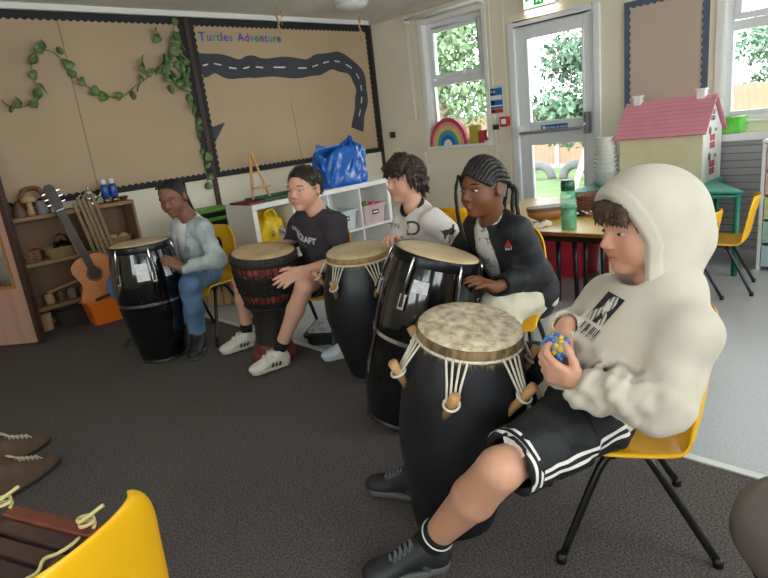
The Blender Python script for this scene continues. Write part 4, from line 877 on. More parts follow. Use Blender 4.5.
for s, x_ in ((0, -.03), (1, RL-.02)):
    MB().tube(spline([V3(x_+.012*math.sin(k*1.7), -.03-.029*k*1.0, .362+.006*(k % 2)) for k in range(18)], 3), .0045, 6).build('lashing_cord', CORD, xy, smooth=True)
    MB().tube(spline([V3(x_+.02*math.cos(k*1.6), .0+.018*math.sin(k*1.6), .372+.004*k) for k in range(8)]+[V3(x_+.05, .02, .43)], 4), .005, 6).build('cord_knot', CORD, xy, smooth=True)
for x_ in (-.06, RL+.015): MB().box((x_-.02, -.56, .27), (x_+.02, .035, .33)).build('side_rail', BARW, xy, bevel=.004)
for x_, y_ in ((-.06, .0), (RL+.015, .0), (-.06, -.52), (RL+.015, -.52)): MB().bar((x_, y_, .27), (x_, y_, 0), .035, .035, up=(0,1,0)).build('leg', BARW, xy, bevel=.003)
# ================================================================== SUEDE SHOES
SUEDE = M('brown_suede', '624D3B', .95, var=.1, vs=20, bump=.3, bs=120); SOLE = M('dark_sole', '2A2522', .7); LACE = M('beige_lace', 'C9B79A', .8)
def suede_shoe(label, toe, d):
    d = nrm(d); ang = math.atan2(d[1], d[0]); heel = np.asarray(toe)-np.asarray(d)*.29
    t = thing('suede_shoe', label, 'shoe', (heel[0], heel[1], 0), ang, 'brown suede shoes at the picture edge')
    def sec(x): # half-width, height
        s = x/.29; return (.036+.014*math.sin(PI*min(1, s*1.15))*(1 if s < .8 else 1))*(1 if s < .72 else max(.12, (1-((s-.72)/.28)**2.2))**.6), (.115-.01*s if s < .3 else .112-.062*min(1, (s-.3)/.45) if s < .75 else .05*max(.35, 1-((s-.75)/.25)**2*.6))
    vs = []; fs = []; nx, nu = 26, 16
    for i in range(nx+1):
        x = .29*i/nx; w_, h_ = sec(x)
        if i == 0: w_ *= .75
        for j in range(nu+1): q = PI*j/nu; vs.append((x, w_*math.copysign(abs(math.cos(q))**.75, math.cos(q)), .014+h_*math.sin(q)**.6 if 0 < j < nu else .014))
    for i in range(nx):
        for j in range(nu): fs.append((i*(nu+1)+j, i*(nu+1)+j+1, (i+1)*(nu+1)+j+1, (i+1)*(nu+1)+j))
    fs += [tuple(range(nu+1)), tuple(nx*(nu+1)+j for j in range(nu+1))[::-1]]
    MB().add(vs, fs).build('upper', SUEDE, t, smooth=True)
    pl = [(.29*i/nx, sec(.29*i/nx)[0]+.004) for i in range(nx+1)]; MB().prism(pl+[(x, -w_) for x, w_ in pl[::-1]], lambda u, v, q: (u, v, q), 0, .016).build('sole', SOLE, t)
    MB().add(*lump(lambda u, v: (.055+.05*math.cos(2*PI*u)*(1-.05*v), .033*math.sin(2*PI*u), .104+.03*v+.012*math.cos(2*PI*u+PI)), 20, 2)).build('collar', SUEDE, t, smooth=True)
    for k in range(5):
        x = .115+.018*k; h_ = sec(x)[1]+.018
        for s in (-1, 1): MB().tube([(x, s*.024, h_-.012), (x+.009, 0, h_+.004), (x+.018, -s*.024, h_-.014)], .003, 5).build('lace', LACE, t)
    for s in (-1, 1): MB().tube(spline([(.115, 0, .125), (.10, s*.03, .14), (.13, s*.05, .12), (.14, s*.035, .105)], 4), .003, 5).build('lace_bow', LACE, t, smooth=True)
suede_shoe('brown suede lace-up shoe closer to the xylophone', atz(58, 457, .02), (.55, .25, 0))
suede_shoe('brown suede lace-up shoe half hidden behind its pair', atz(49, 437, .02), (.6, .18, 0))
# ================================================================== DRUMS
GLOSS = M('black_gloss_lacquer', '0D0D0F', .12, coat=.6, var=.1)
MATTE = M('black_matt_paint', '17171A', .42, col2='222226', vs=9, bump=.12, bs=30)
SKIN1 = M('pale_rawhide', 'D8C09A', .65, col2='C4A87E', vs=7, bump=.2, bs=40)
SKIN2 = M('mottled_goatskin', 'DDCDB0', .7, col2='A08A70', vs=34, detail=7, bump=.35, bs=60)
FUR = M('goat_hair_fringe', '9C8058', .95, col2='5F4A34', vs=45, bump=1, bs=120, stretch=(1, 1, .3))
ROPE = M('white_rope', 'D9D0BC', .85, var=.08, vs=60, bump=.5, bs=200); BROPE = M('black_rope', '121212', .8)
PEGW = M_wood('pale_peg_wood', 'B58552', 'C49562', 14, .6, 2)
def placed(nm, label, cat, base, top, spin=0, group=None):
    base, top = np.asarray(base, float), np.asarray(top, float); z = nrm(top-base); x = nrm(np.cross(V3(0, 1, 0), z)); y_ = np.cross(z, x)
    c, s = math.cos(spin), math.sin(spin); x, y_ = c*x+s*y_, -s*x+c*y_
    t = thing(nm, label, cat, (0,0,0), 0, group)
    t.matrix_world = Matrix(((x[0], y_[0], z[0], base[0]), (x[1], y_[1], z[1], base[1]), (x[2], y_[2], z[2], base[2]), (0,0,0,1)))
    return t, float(np.linalg.norm(top-base))
def smooth_prof(pts, n=5): return [(p[0], p[2]) for p in spline([V3(r, 0, z) for r, z in pts], n)]
def conga(label, base, top, spin, rh, rb, r0, stick=()):
    t, H = placed('conga_drum', label, 'drum', base, top, spin, 'black congas')
    pr = smooth_prof([(r0, 0), (r0*1.02, .01), (r0*1.25, H*.22), (rb*.96, H*.45), (rb, H*.60), (rb*.97, H*.78), (rh, H-.025)])
    MB().lathe(pr+[(rh-.012, H-.025), (r0-.012, .01), (r0-.012, 0)], 48, cap=False).build('shell', GLOSS, t, auto=60)
    rbz = np.interp(H*.52, [z for r, z in pr], [r for r, z in pr])
    MB().lathe([(rbz-.002, H*.52-.009), (rbz+.004, H*.52-.008), (rbz+.004, H*.52+.008), (rbz-.002, H*.52+.009)], 48, cap=False).build('metal_band', CHROME, t, auto=40)
    MB().lathe([(rh+.004, H-.045), (rh+.012, H-.045), (rh+.014, H-.01), (rh+.010, H-.001), (rh+.003, H-.004)], 48, cap=False).build('hoop', M('black_hoop', '1A1A1C', .3, .6), t, auto=60)
    MB().lathe([(rh+.003, H-.012), (rh+.002, H-.002), (rh*.9, H+.004), (.001, H+.005)], 48, cap=False).build('drum_skin', SKIN1, t, smooth=True)
    for k in range(6):
        a_ = 2*PI*k/6; c, s = math.cos(a_), math.sin(a_); rr = lambda z: np.interp(z, [q for r, q in pr], [r for r, q in pr])
        lug = MB().bar((c*(rr(H*.74)+.008), s*(rr(H*.74)+.008), H*.70), (c*(rr(H*.8)+.008), s*(rr(H*.8)+.008), H*.79), .03, .014, up=(c, s, 0)).build('lug', CHROME, t, bevel=.004)
        MB().tube([(c*(rr(H*.74)+.018), s*(rr(H*.74)+.018), H*.72), (c*(rh+.02), s*(rh+.02), H-.03), (c*(rh+.013), s*(rh+.013), H-.012)], .006, 8).build('tension_rod', CHROME, lug, smooth=True)
    for (az, z0, z1, wd, mt) in stick:
        n = 6; vs = []
        for z in (z0, z1):
            for i in range(n+1): q = az+wd*(i/n-.5); r = np.interp(z*H, [q_ for r_, q_ in pr], [r_ for r_, q_ in pr])+.0025; vs.append((r*math.cos(q), r*math.sin(q), z*H))
        MB().add(vs, [(i, i+1, n+2+i, n+1+i) for i in range(n)]).build('sticker', mt, t, smooth=True)
    MB().lathe([(r0-.002, 0), (r0+.006, .0), (r0+.006, .02), (r0, .024)], 40, cap=False).build('rubber_foot', BLACKP, t, auto=60)
    return t
STK = M('white_sticker', 'E4E2DE', .4, col2='C9C7C4', vs=60)
camaz = lambda b: math.atan2(-b[1], -b[0])
conga('black glossy conga played by the girl in the denim jacket', (1.40, 3.57, 0), (1.40, 3.58, .742), .35, .168, .202, .135, ((camaz((1.4, 3.57))-.35-.10, .72, .86, .36, STK), (camaz((1.4, 3.57))-.35+.66, .72, .88, .24, STK)))
cg = conga('tilted black conga leaning towards the girl in the black jacket', (1.635, 1.70, .015), tuple(atz(438, 251, .735)), .2, .17, .205, .155, ())
# square sticker of the tilted conga, facing the viewer
def kpanlogo(label, base, top, spin, rh, rb, r0, skin, fringe, seed, bz=.55):
    t, H = placed('peg_drum', label, 'drum', base, top, spin, 'black peg drums')
    pr = smooth_prof([(r0, 0), (r0*1.02, .012), (r0*.5+rb*.5, H*bz*.45), (rb*.96, H*bz*.78), (rb, H*bz), (rb*.95, H*(bz*.5+.48)), (rh*1.0, H-.03)])
    MB().lathe(pr+[(rh-.02, H-.03), (r0-.02, .01), (r0-.02, 0)], 48, cap=False).build('shell', MATTE, t, auto=60)
    n = 56; rg = random.Random(seed); vs = []; fs = []; zs = [(1.01, -.05), (1.055, -.045), (1.065, -.02), (1.045, -.006), (.97, .002), (.5, .004)]
    for k, (s, z) in enumerate(zs):
        for j in range(n):
            e = rg.uniform(-1, 1)*(.010 if k < 1 else .004 if k < 4 else .0); vs.append((rh*s*math.cos(2*PI*j/n)*(1+e*1.2), rh*s*math.sin(2*PI*j/n)*(1+e*1.2), H+z+e*(1.4 if k < 2 else .3)))
    for i in range(len(zs)-1): fs += [(i*n+j, i*n+(j+1) % n, (i+1)*n+(j+1) % n, (i+1)*n+j) for j in range(n)]
    MB().add(vs[:4*n], [f for f in fs if max(f) < 4*n]).build('hide_collar', fringe, t, smooth=True)
    MB().lathe([(rh*1.04, H-.005), (rh*.97, H+.003), (rh*.5, H+.005), (.001, H+.005)], 48, cap=False).build('drum_skin', skin, t, smooth=True)
    fm = MB()
    for _ in range(900 if fringe is FUR else 500):
        q = rg.uniform(0, 2*PI); z = H-rg.uniform(.002, .046); r_ = rh*(1.05+.012*rg.random()); lf = rg.uniform(.007, .02); o_ = V3(math.cos(q), math.sin(q), 0); tn = V3(-o_[1], o_[0], 0)
        p = o_*r_+V3(0, 0, z); e = p+o_*lf*.45-V3(0, 0, lf)+tn*rg.uniform(-.006, .006); fm.add([p-tn*.0013, p+tn*.0013, e], [(0, 1, 2)])
    fo = fm.build('hide_fringe', fringe, t); fo['kind'] = 'stuff'
    MB().tube(rim_pts((0, 0), rh*1.06, 48, H-.036), .005, 6, closed=True).build('rim_cord', ROPE, t, smooth=True)
    for k in range(6):
        a_ = 2*PI*k/6; c, s = math.cos(a_), math.sin(a_); tn = V3(-s, c, 0); out = V3(c, s, 0)
        z0 = H*.79; r_ = np.interp(z0, [q for r, q in pr], [r for r, q in pr])
        a0 = out*(r_-.004)+V3(0, 0, z0-.06)-tn*.016; b0 = out*(r_+.05)+V3(0, 0, z0+.05)+tn*.018
        pg = MB().tube([a0, a0*.3+b0*.7, b0], [.011, .014, .015], 8).build('tuning_peg', PEGW, t, smooth=True)
        nk = a0*.35+b0*.65
        for q in (-1.5, -.5, .5, 1.5):
            p1 = out*(rh*1.06)*1.0+V3(0, 0, H-.032); ang = a_+q*.13; p1 = V3(math.cos(ang)*rh*1.065, math.sin(ang)*rh*1.065, H-.035)
            MB().tube([p1, p1*.45+nk*.55+tn*q*.004, nk+tn*q*.009], .0034, 6).build('rope', ROPE, pg, smooth=True)
        MB().tube([nk+.021*(tn*math.cos(q)+nrm(np.cross(nrm(b0-a0), tn))*math.sin(q)) for q in np.linspace(0, 2*PI, 14)[:-1]], .004, 6, closed=True).build('rope_loop', ROPE, pg, smooth=True)
    return t
kpanlogo('black peg drum with mottled hide in front of the hooded child', (1.245, 1.105, 0), (1.235, .965, .69), .42, .142, .190, .130, SKIN2, FUR, 5, .5)
kpanlogo('black peg drum between the dark t-shirt boy and the boy in white', (1.95, 2.20, 0), (1.91, 2.165, .675), .15, .153, .208, .128, SKIN1, M('tan_hide_collar', 'B0905E', .9, col2='94744A', vs=30, bump=.6, bs=60), 8)
# djembe
dj, H = placed('djembe_drum', 'rope-tuned djembe with red carved bands between the feet of the dark t-shirt boy', 'drum', (1.755, 2.85, 0), (1.75, 2.775, .665), .2)
JW = M_wood('dark_djembe_wood', '24201F', '302A28', 10, .45, 2, coat=.2); JR = M('red_carved_wood', '9A4038', .5, col2='4A201C', vs=30, bump=.5, bs=40)
pr = smooth_prof([(.105, .125), (.098, .20), (.10, .28), (.125, .36), (.158, .48), (.172, .58), (.172, H-.02)])
MB().lathe(pr+[(.15, H-.02), (.06, .3), (.06, .125)], 44, cap=False).build('bowl', JW, dj, auto=60)
MB().lathe(smooth_prof([(.135, 0), (.132, .02), (.115, .09), (.107, .125)])+[(.06, .125), (.10, 0)], 44, cap=False).build('carved_foot', JR, dj, auto=60)
rz_ = lambda z: float(np.interp(z, [q for r, q in pr], [r for r, q in pr]))
for z0, z1 in ((.555, .612), (.40, .44)):
    MB().lathe([(rz_(z0)+.0015, z0), (rz_((z0+z1)/2)+.0025, (z0+z1)/2), (rz_(z1)+.0015, z1)], 44, cap=False).build('carved_band', JR, dj, smooth=True)
MB().lathe([(.174, H-.05), (.186, H-.045), (.190, H-.02), (.184, H-.004), (.174, H-.002)], 44, cap=False).build('hide_collar', M('dark_rope_collar', '241F1C', .9, col2='3A322C', vs=60, bump=.8, bs=90), dj, smooth=True)
MB().lathe([(.178, H-.006), (.168, H+.002), (.09, H+.003), (.001, H+.003)], 44, cap=False).build('drum_skin', M('djembe_hide', 'D6B98E', .65, col2='B8986E', vs=9, bump=.25, bs=50), dj, smooth=True)
for z, r_ in ((.62, .184), (.36, .135)): MB().tube(rim_pts((0, 0), r_, 44, z), .007, 6, closed=True).build('tuning_ring', BROPE, dj, smooth=True)
for k in range(32):
    a0 = 2*PI*k/32; a1 = 2*PI*(k+.5)/32; P = []
    for i in range(7):
        f_ = i/6; z = .62-.26*f_; r_ = rz_(z)+.007; q = a0+(a1-a0)*f_; P.append((r_*math.cos(q), r_*math.sin(q), z))
    MB().tube(P, .0032, 5).build('vertical_rope', BROPE, dj)
for z in (.57, .53, .49, .455): MB().tube([((rz_(z)+.010+.003*math.sin(32*q))*math.cos(q), (rz_(z)+.010+.003*math.sin(32*q))*math.sin(q), z+.008*math.sin(16*q)) for q in np.linspace(0, 2*PI, 97)[:-1]], .003, 5, closed=True).build('woven_rope', BROPE, dj)
# sticker on the tilted conga
mw = cg.matrix_world.inverted(); loc = mw @ Vector((0, 0, 1.25)); azc = math.atan2(loc.y, loc.x)
r_ = .2085; n = 6
vs = [((r_+.0)*math.cos(azc-.32+.30*(i/n)), (r_+.0)*math.sin(azc-.32+.30*(i/n)), z) for z in (.615, .665) for i in range(n+1)]
MB().add(vs, [(i, i+1, n+2+i, n+1+i) for i in range(n)]).build('sticker', STK, cg, smooth=True)
# ================================================================== SMOOTH SOLID MODELLING FOR THE CHILDREN
class Solid:
    def __init__(s, lo, hi, h):
        s.lo = np.asarray(lo, np.float64); s.h = h; n = np.ceil((np.asarray(hi)-s.lo)/h).astype(int)+1
        s.n = n; s.V = np.full(tuple(n), .5, np.float32)
        s.ax = [(s.lo[i]+h*np.arange(n[i])).astype(np.float32) for i in range(3)]
    def _sl(s, lo, hi):
        a = np.maximum(0, np.floor((np.asarray(lo)-s.lo)/s.h).astype(int)); b = np.minimum(s.n, np.ceil((np.asarray(hi)-s.lo)/s.h).astype(int)+1)
        if np.any(b-a < 1): return None, None
        sl = tuple(slice(a[i], b[i]) for i in range(3)); return sl, (s.ax[0][sl[0]][:, None, None], s.ax[1][sl[1]][None, :, None], s.ax[2][sl[2]][None, None, :])
    def op(s, lo, hi, fn, k, mode, disp=None):
        m = k+.02; sl, X = s._sl(np.asarray(lo)-m, np.asarray(hi)+m)
        if sl is None: return
        d = fn(*X).astype(np.float32)
        if disp is not None: d = d+disp(*X)
        v = s.V[sl]
        if mode == 'u':
            if k > 0: hh = np.maximum(k-np.abs(v-d), 0)/k; r = np.minimum(v, d)-hh*hh*k*.25
            else: r = np.minimum(v, d)
        elif mode == 's':
            d = -d
            if k > 0: hh = np.maximum(k-np.abs(v-d), 0)/k; r = np.maximum(v, d)+hh*hh*k*.25
            else: r = np.maximum(v, d)
        s.V[sl] = r
    def cap(s, a, b, ra, rb=None, k=.02, mode='u', flat=None):        # tapered limb; flat=(axis, ratio) squeezes the section
        rb = ra if rb is None else rb; a = np.asarray(a, float); b = np.asarray(b, float); R = max(ra, rb); ab = b-a; L2 = max(1e-9, ab@ab)
        if flat is not None: fa = nrm(flat[0]); fr = flat[1]; R = R*max(1, fr)
        def fn(x, y, z):
            px, py, pz = x-a[0], y-a[1], z-a[2]
            t = np.clip((px*ab[0]+py*ab[1]+pz*ab[2])/L2, 0, 1); qx, qy, qz = px-t*ab[0], py-t*ab[1], pz-t*ab[2]; r = ra+(rb-ra)*t
            d2 = qx*qx+qy*qy+qz*qz
            if flat is not None:
                c = qx*fa[0]+qy*fa[1]+qz*fa[2]; d2 = d2+c*c*(1/fr**2-1)
            return np.sqrt(np.maximum(d2, 1e-12))-r
        s.op(np.minimum(a, b)-R, np.maximum(a, b)+R, fn, k, mode); return s
    def cone(s, a, b, ra, rb, k=.0, mode='u', flat=None):             # flat ended tapered tube
        a = np.asarray(a, float); b = np.asarray(b, float); R = max(ra, rb)*(max(1, flat[1]) if flat else 1); ab = b-a; L = np.linalg.norm(ab); u = ab/L
        fa, fr = (nrm(flat[0]), flat[1]) if flat else (None, 1)
        def fn(x, y, z):
            px, py, pz = x-a[0], y-a[1], z-a[2]; t = px*u[0]+py*u[1]+pz*u[2]; d2 = px*px+py*py+pz*pz-t*t
            if flat: c = px*fa[0]+py*fa[1]+pz*fa[2]; d2 = d2+c*c*(1/fr**2-1)
            return np.maximum(np.sqrt(np.maximum(d2, 1e-12))-(ra+(rb-ra)*np.clip(t/L, 0, 1)), np.maximum(-t, t-L))
        s.op(np.minimum(a, b)-R, np.maximum(a, b)+R, fn, k, mode); return s
    def ell(s, c, r, ax=None, k=.02, mode='u'):                       # ellipsoid, ax = 3 axes
        c = np.asarray(c, float); r = np.asarray(r, float); A = np.eye(3) if ax is None else np.array([nrm(q) for q in ax]); R = max(r)
        def fn(x, y, z):
            px, py, pz = x-c[0], y-c[1], z-c[2]; k0 = 0; k1 = 0
            for i in range(3):
                q = px*A[i, 0]+py*A[i, 1]+pz*A[i, 2]; k0 = k0+(q/r[i])**2; k1 = k1+(q/(r[i]*r[i]))**2
            k0 = np.sqrt(k0); return k0*(k0-1)/np.maximum(np.sqrt(k1), 1e-6)
        s.op(c-R, c+R, fn, k, mode); return s
    def plane(s, p, n, k=0):                                           # cut away the side n points to
        p = np.asarray(p, float); n = nrm(n)
        d = (s.ax[0][:, None, None]-p[0])*n[0]+(s.ax[1][None, :, None]-p[1])*n[1]+(s.ax[2][None, None, :]-p[2])*n[2]
        s.V = np.maximum(s.V, d.astype(np.float32)); return s
    def wrinkle(s, amp, freq, seed=0, dirn=None, zone=None):
        rg = np.random.RandomState(seed); X, Y, Z = s.ax[0][:, None, None], s.ax[1][None, :, None], s.ax[2][None, None, :]
        idx = np.abs(s.V) < .03
        if not idx.any(): return s
        ii = np.nonzero(idx); x, y, z = s.ax[0][ii[0]], s.ax[1][ii[1]], s.ax[2][ii[2]]; d = np.zeros(len(x), np.float32)
        for i in range(6):
            w_ = rg.normal(size=3); w_ /= np.linalg.norm(w_)
            if dirn is not None: w_ = nrm(w_*.55+np.asarray(dirn)*rg.choice([-1, 1]))
            f_ = freq*rg.uniform(.6, 1.5); ph = rg.uniform(0, 6.28); w2 = rg.normal(size=3)*freq*.45
            d += np.sin(f_*(x*w_[0]+y*w_[1]+z*w_[2])+ph+1.4*np.sin(x*w2[0]+y*w2[1]+z*w2[2]))/6
        d = np.sign(d)*np.abs(d)**.8
        if zone is not None: d = d*zone(x, y, z)
        s.V[ii] += (amp*d*2).astype(np.float32); return s
    def mesh(s):
        V = s.V; S = V < 0; c = [S[i:S.shape[0]-1+i, j:S.shape[1]-1+j, k:S.shape[2]-1+k] for i in (0, 1) for j in (0, 1) for k in (0, 1)]
        anyin = c[0].copy(); allin = c[0].copy()
        for q in c[1:]: anyin |= q; allin &= q
        act = anyin & ~allin; I = np.argwhere(act); vid = np.full(act.shape, -1, np.int64); vid[act] = np.arange(len(I))
        cor = np.array([(i, j, k) for i in (0, 1) for j in (0, 1) for k in (0, 1)]); vals = np.stack([V[I[:, 0]+q[0], I[:, 1]+q[1], I[:, 2]+q[2]] for q in cor], 1)
        acc = np.zeros((len(I), 3)); cnt = np.zeros(len(I))
        for a in range(8):
            for b in range(a+1, 8):
                if np.abs(cor[a]-cor[b]).sum() != 1: continue
                va, vb = vals[:, a], vals[:, b]; m = (va < 0) != (vb < 0); t = np.where(m, va/np.where(m, va-vb, 1), 0)
                acc += np.where(m[:, None], cor[a]+t[:, None]*(cor[b]-cor[a]), 0); cnt += m
        P = s.lo+s.h*(I+acc/np.maximum(cnt, 1)[:, None]); F = []
        for ax in range(3):
            o1, o2 = [(1, 2), (2, 0), (0, 1)][ax]
            A = S; sh = [slice(None)]*3; sh2 = [slice(None)]*3; sh[ax] = slice(0, -1); sh2[ax] = slice(1, None)
            e = A[tuple(sh)] != A[tuple(sh2)]; ins = A[tuple(sh)]
            E_ = np.argwhere(e); ok = (E_[:, o1] > 0) & (E_[:, o2] > 0) & (E_[:, o1] < V.shape[o1]-1) & (E_[:, o2] < V.shape[o2]-1); E_ = E_[ok]
            fl = ins[E_[:, 0], E_[:, 1], E_[:, 2]]; q = []
            for d1, d2 in ((-1, -1), (0, -1), (0, 0), (-1, 0)):
                t = E_.copy(); t[:, o1] += d1; t[:, o2] += d2; q.append(vid[t[:, 0], t[:, 1], t[:, 2]])
            q = np.stack(q, 1); q[~fl] = q[~fl][:, ::-1]; F.append(q)
        return P, np.concatenate(F)
    def build(s, name, mat, parent, origin, colour=None):
        P, F = s.mesh(); P = P-np.asarray(origin)
        me = bpy.data.meshes.new(name); me.vertices.add(len(P)); me.vertices.foreach_set('co', P.astype(np.float32).ravel())
        me.loops.add(len(F)*4); me.loops.foreach_set('vertex_index', F.astype(np.int32).ravel()); me.polygons.add(len(F))
        me.polygons.foreach_set('loop_start', np.arange(0, len(F)*4, 4, dtype=np.int32)); me.polygons.foreach_set('loop_total', np.full(len(F), 4, np.int32))
        me.update(calc_edges=True); me.validate(); me.polygons.foreach_set('use_smooth', [True]*len(me.polygons)); me.materials.append(mat)
        if colour is not None:
            at_ = me.color_attributes.new('tint', 'FLOAT_COLOR', 'POINT'); at_.data.foreach_set('color', colour(P+np.asarray(origin)).astype(np.float32).ravel())
        o = bpy.data.objects.new(name, me); COL.objects.link(o); o.parent = parent; return o
def skin_mat(name, base, rough=.5):
    m = bpy.data.materials.new(name); m.use_nodes = True; nt = m.node_tree; b = nt.nodes['Principled BSDF']; b.inputs['Roughness'].default_value = rough
    b.inputs['Specular IOR Level'].default_value = .35; b.inputs['Subsurface Weight'].default_value = .12; b.inputs['Subsurface Radius'].default_value = (.01, .004, .002); b.inputs['Subsurface Scale'].default_value = 1
    a = nt.nodes.new('ShaderNodeAttribute'); a.attribute_name = 'tint'; n = nt.nodes.new('ShaderNodeTexNoise'); n.inputs['Scale'].default_value = 30
    mx = nt.nodes.new('ShaderNodeMix'); mx.data_type = 'RGBA'; mx.blend_type = 'OVERLAY'; mx.inputs[0].default_value = .08
    nt.links.new(a.outputs['Color'], mx.inputs[6]); nt.links.new(n.outputs[0], mx.inputs[7]); nt.links.new(mx.outputs[2], b.inputs['Base Color']); return m
def ik(a, b, l1, l2, pole):
    a, b = np.asarray(a, float), np.asarray(b, float); d = b-a; D = np.linalg.norm(d); u = d/max(D, 1e-6)
    if D > l1+l2-.004: sc = (D+.004)/(l1+l2); l1, l2 = l1*sc, l2*sc
    x = (l1*l1-l2*l2+D*D)/(2*D); hgt = math.sqrt(max(0, l1*l1-x*x)); p = np.asarray(pole, float); p = nrm(p-u*(p@u)); return a+u*x+p*hgt
def head_frame(fwd, up=(0, 0, 1), roll=0):
    f = nrm(fwd); l = nrm(np.cross(up, f)); u = np.cross(f, l)         # left, forward, up
    c, s = math.cos(roll), math.sin(roll); return c*l+s*u, f, -s*l+c*u
def add_head(S, C, fr, hh, neck, wide=1.0, jaw=1.0):
    l, f, u = fr; L = lambda x, y, z: C+hh*(x*l+y*f+z*u); ax = (l, f, u)
    S.ell(L(0, -.05, .13), hh*np.array([.335*wide, .415, .365]), ax, .01)
    S.ell(L(0, .09, -.13), hh*np.array([.275*wide*jaw, .29, .345]), ax, hh*.12)
    S.ell(L(0, .265, -.385), hh*np.array([.10*jaw, .085, .075]), ax, hh*.10)
    for s in (-1, 1):
        S.ell(L(s*.155*wide, .205, -.16), hh*np.array([.125, .12, .13]), ax, hh*.10)
        S.cap(L(s*.055, .365, .085), L(s*.205*wide, .295, .075), hh*.035, hh*.03, hh*.06)
        S.ell(L(s*.145*wide, .42, .0), hh*np.array([.085, .07, .05]), ax, hh*.05, 's')
    S.cap(L(0, .365, .02), L(0, .425, -.09), hh*.028, hh*.040, hh*.05); S.ell(L(0, .430, -.112), hh*np.array([.047, .05, .042]), ax, hh*.025)
    for s in (-1, 1): S.ell(L(s*.05, .395, -.135), hh*np.array([.035, .04, .03]), ax, hh*.02)
    S.cap(L(-.075, .335, -.245), L(.075, .335, -.245), hh*.03, None, hh*.03); S.ell(L(0, .375, -.232), hh*np.array([.06, .025, .022]), ax, hh*.02)
    S.ell(L(0, .362, -.285), hh*np.array([.065, .03, .026]), ax, hh*.02)
    S.cap(L(-.10, .365, -.258), L(.10, .365, -.258), hh*.007, None, hh*.012, 's')
    for s in (-1, 1):
        S.ell(L(s*.335*wide, -.05, -.02), hh*np.array([.045, .09, .135]), (nrm(l*s-.35*f), f, u), hh*.02); S.ell(L(s*.385*wide, -.03, -.01), hh*np.array([.025, .05, .08]), ax, hh*.02, 's')
    S.cap(L(0, -.10, -.22), neck, hh*.215, hh*.235, hh*.10)
def add_eyes(parent, C, fr, hh, origin, iris, wide=1.0, squint=.42):
    l, f, u = fr; W_ = MATS.get('eye_white') or M('eye_white', 'BDB5AE', .25, var=.01); I_ = M('iris_'+iris, iris, .15, coat=.5); 
    for s in (-1, 1):
        c = C+hh*(s*.142*wide*l+.318*f+.002*u)-np.asarray(origin); R = Matrix((l, f, u)).transposed()
        e = MB().ball(c, (hh*.056, hh*.050, hh*.056*squint*1.05), 14, mat=R).build('eye', W_, parent, smooth=True)
        MB().ball(c+f*hh*.010, (hh*.046, hh*.0455, hh*.056*squint*.96), 12, mat=R).build('iris', I_, e, smooth=True)
def add_hand(S, wr, fdir, ndir, thumb, size=1.0, curl=(.5, .5, .5, .5), spread=.08, tcurl=.4, tout=.75, k=.006):
    f = nrm(fdir); n = nrm(np.asarray(ndir)-f*(np.asarray(ndir)@f)); t = nrm(np.cross(f, n)); t = t if t@np.asarray(thumb) > 0 else -t   # t: towards the thumb
    z = size; W = np.asarray(wr, float)
    S.cap(W-f*.01, W+f*.03*z, .021*z, .024*z, .012, flat=(t, 1.15))
    for i, (o, L_, ln, cu) in enumerate(((.027, .078, (.034, .021, .017), curl[0]), (.009, .082, (.038, .024, .018), curl[1]), (-.009, .078, (.035, .022, .017), curl[2]), (-.026, .070, (.027, .017, .015), curl[3]))):
        kn = W+z*(f*L_+t*o+n*.004); S.cap(W+z*(f*.015+t*o*.6), kn, .0135*z, .0105*z, .010)
        d = nrm(f+t*(o/.027)*spread); p = kn
        for j, l_ in enumerate(ln):
            a_ = cu*(.75, 1.0, .7)[j]; d = _bend(d, t, f, n, a_)
            q = p+d*l_*z; S.cap(p, q, (.0092, .0085, .0078)[j]*z, (.0085, .0078, .0066)[j]*z, k); p = q
    p = W+z*(f*.02+t*.022); S.cap(W+z*(f*.012+t*.008), p, .015*z, .0145*z, .01); d = nrm(f*(1-tout*.45)+t*tout-n*.35)
    for j, l_ in enumerate((.034, .027, .021)):
        q = p+d*l_*z; S.cap(p, q, (.0125, .0100, .0090)[j]*z, (.0100, .0090, .0075)[j]*z, k+.002); p = q; d = nrm(d*math.cos(tcurl)+(f*.6-n*.5-t*.5)*math.sin(tcurl))
def _bend(d, t, f, n, a):       # rotate d towards the palm about the thumb axis
    ax = nrm(np.cross(n, f)); ax = ax if np.cross(ax, f)@(-n) > 0 else -ax
    return nrm(d*math.cos(a)+np.cross(ax, d)*math.sin(a)+ax*(ax@d)*(1-math.cos(a)))
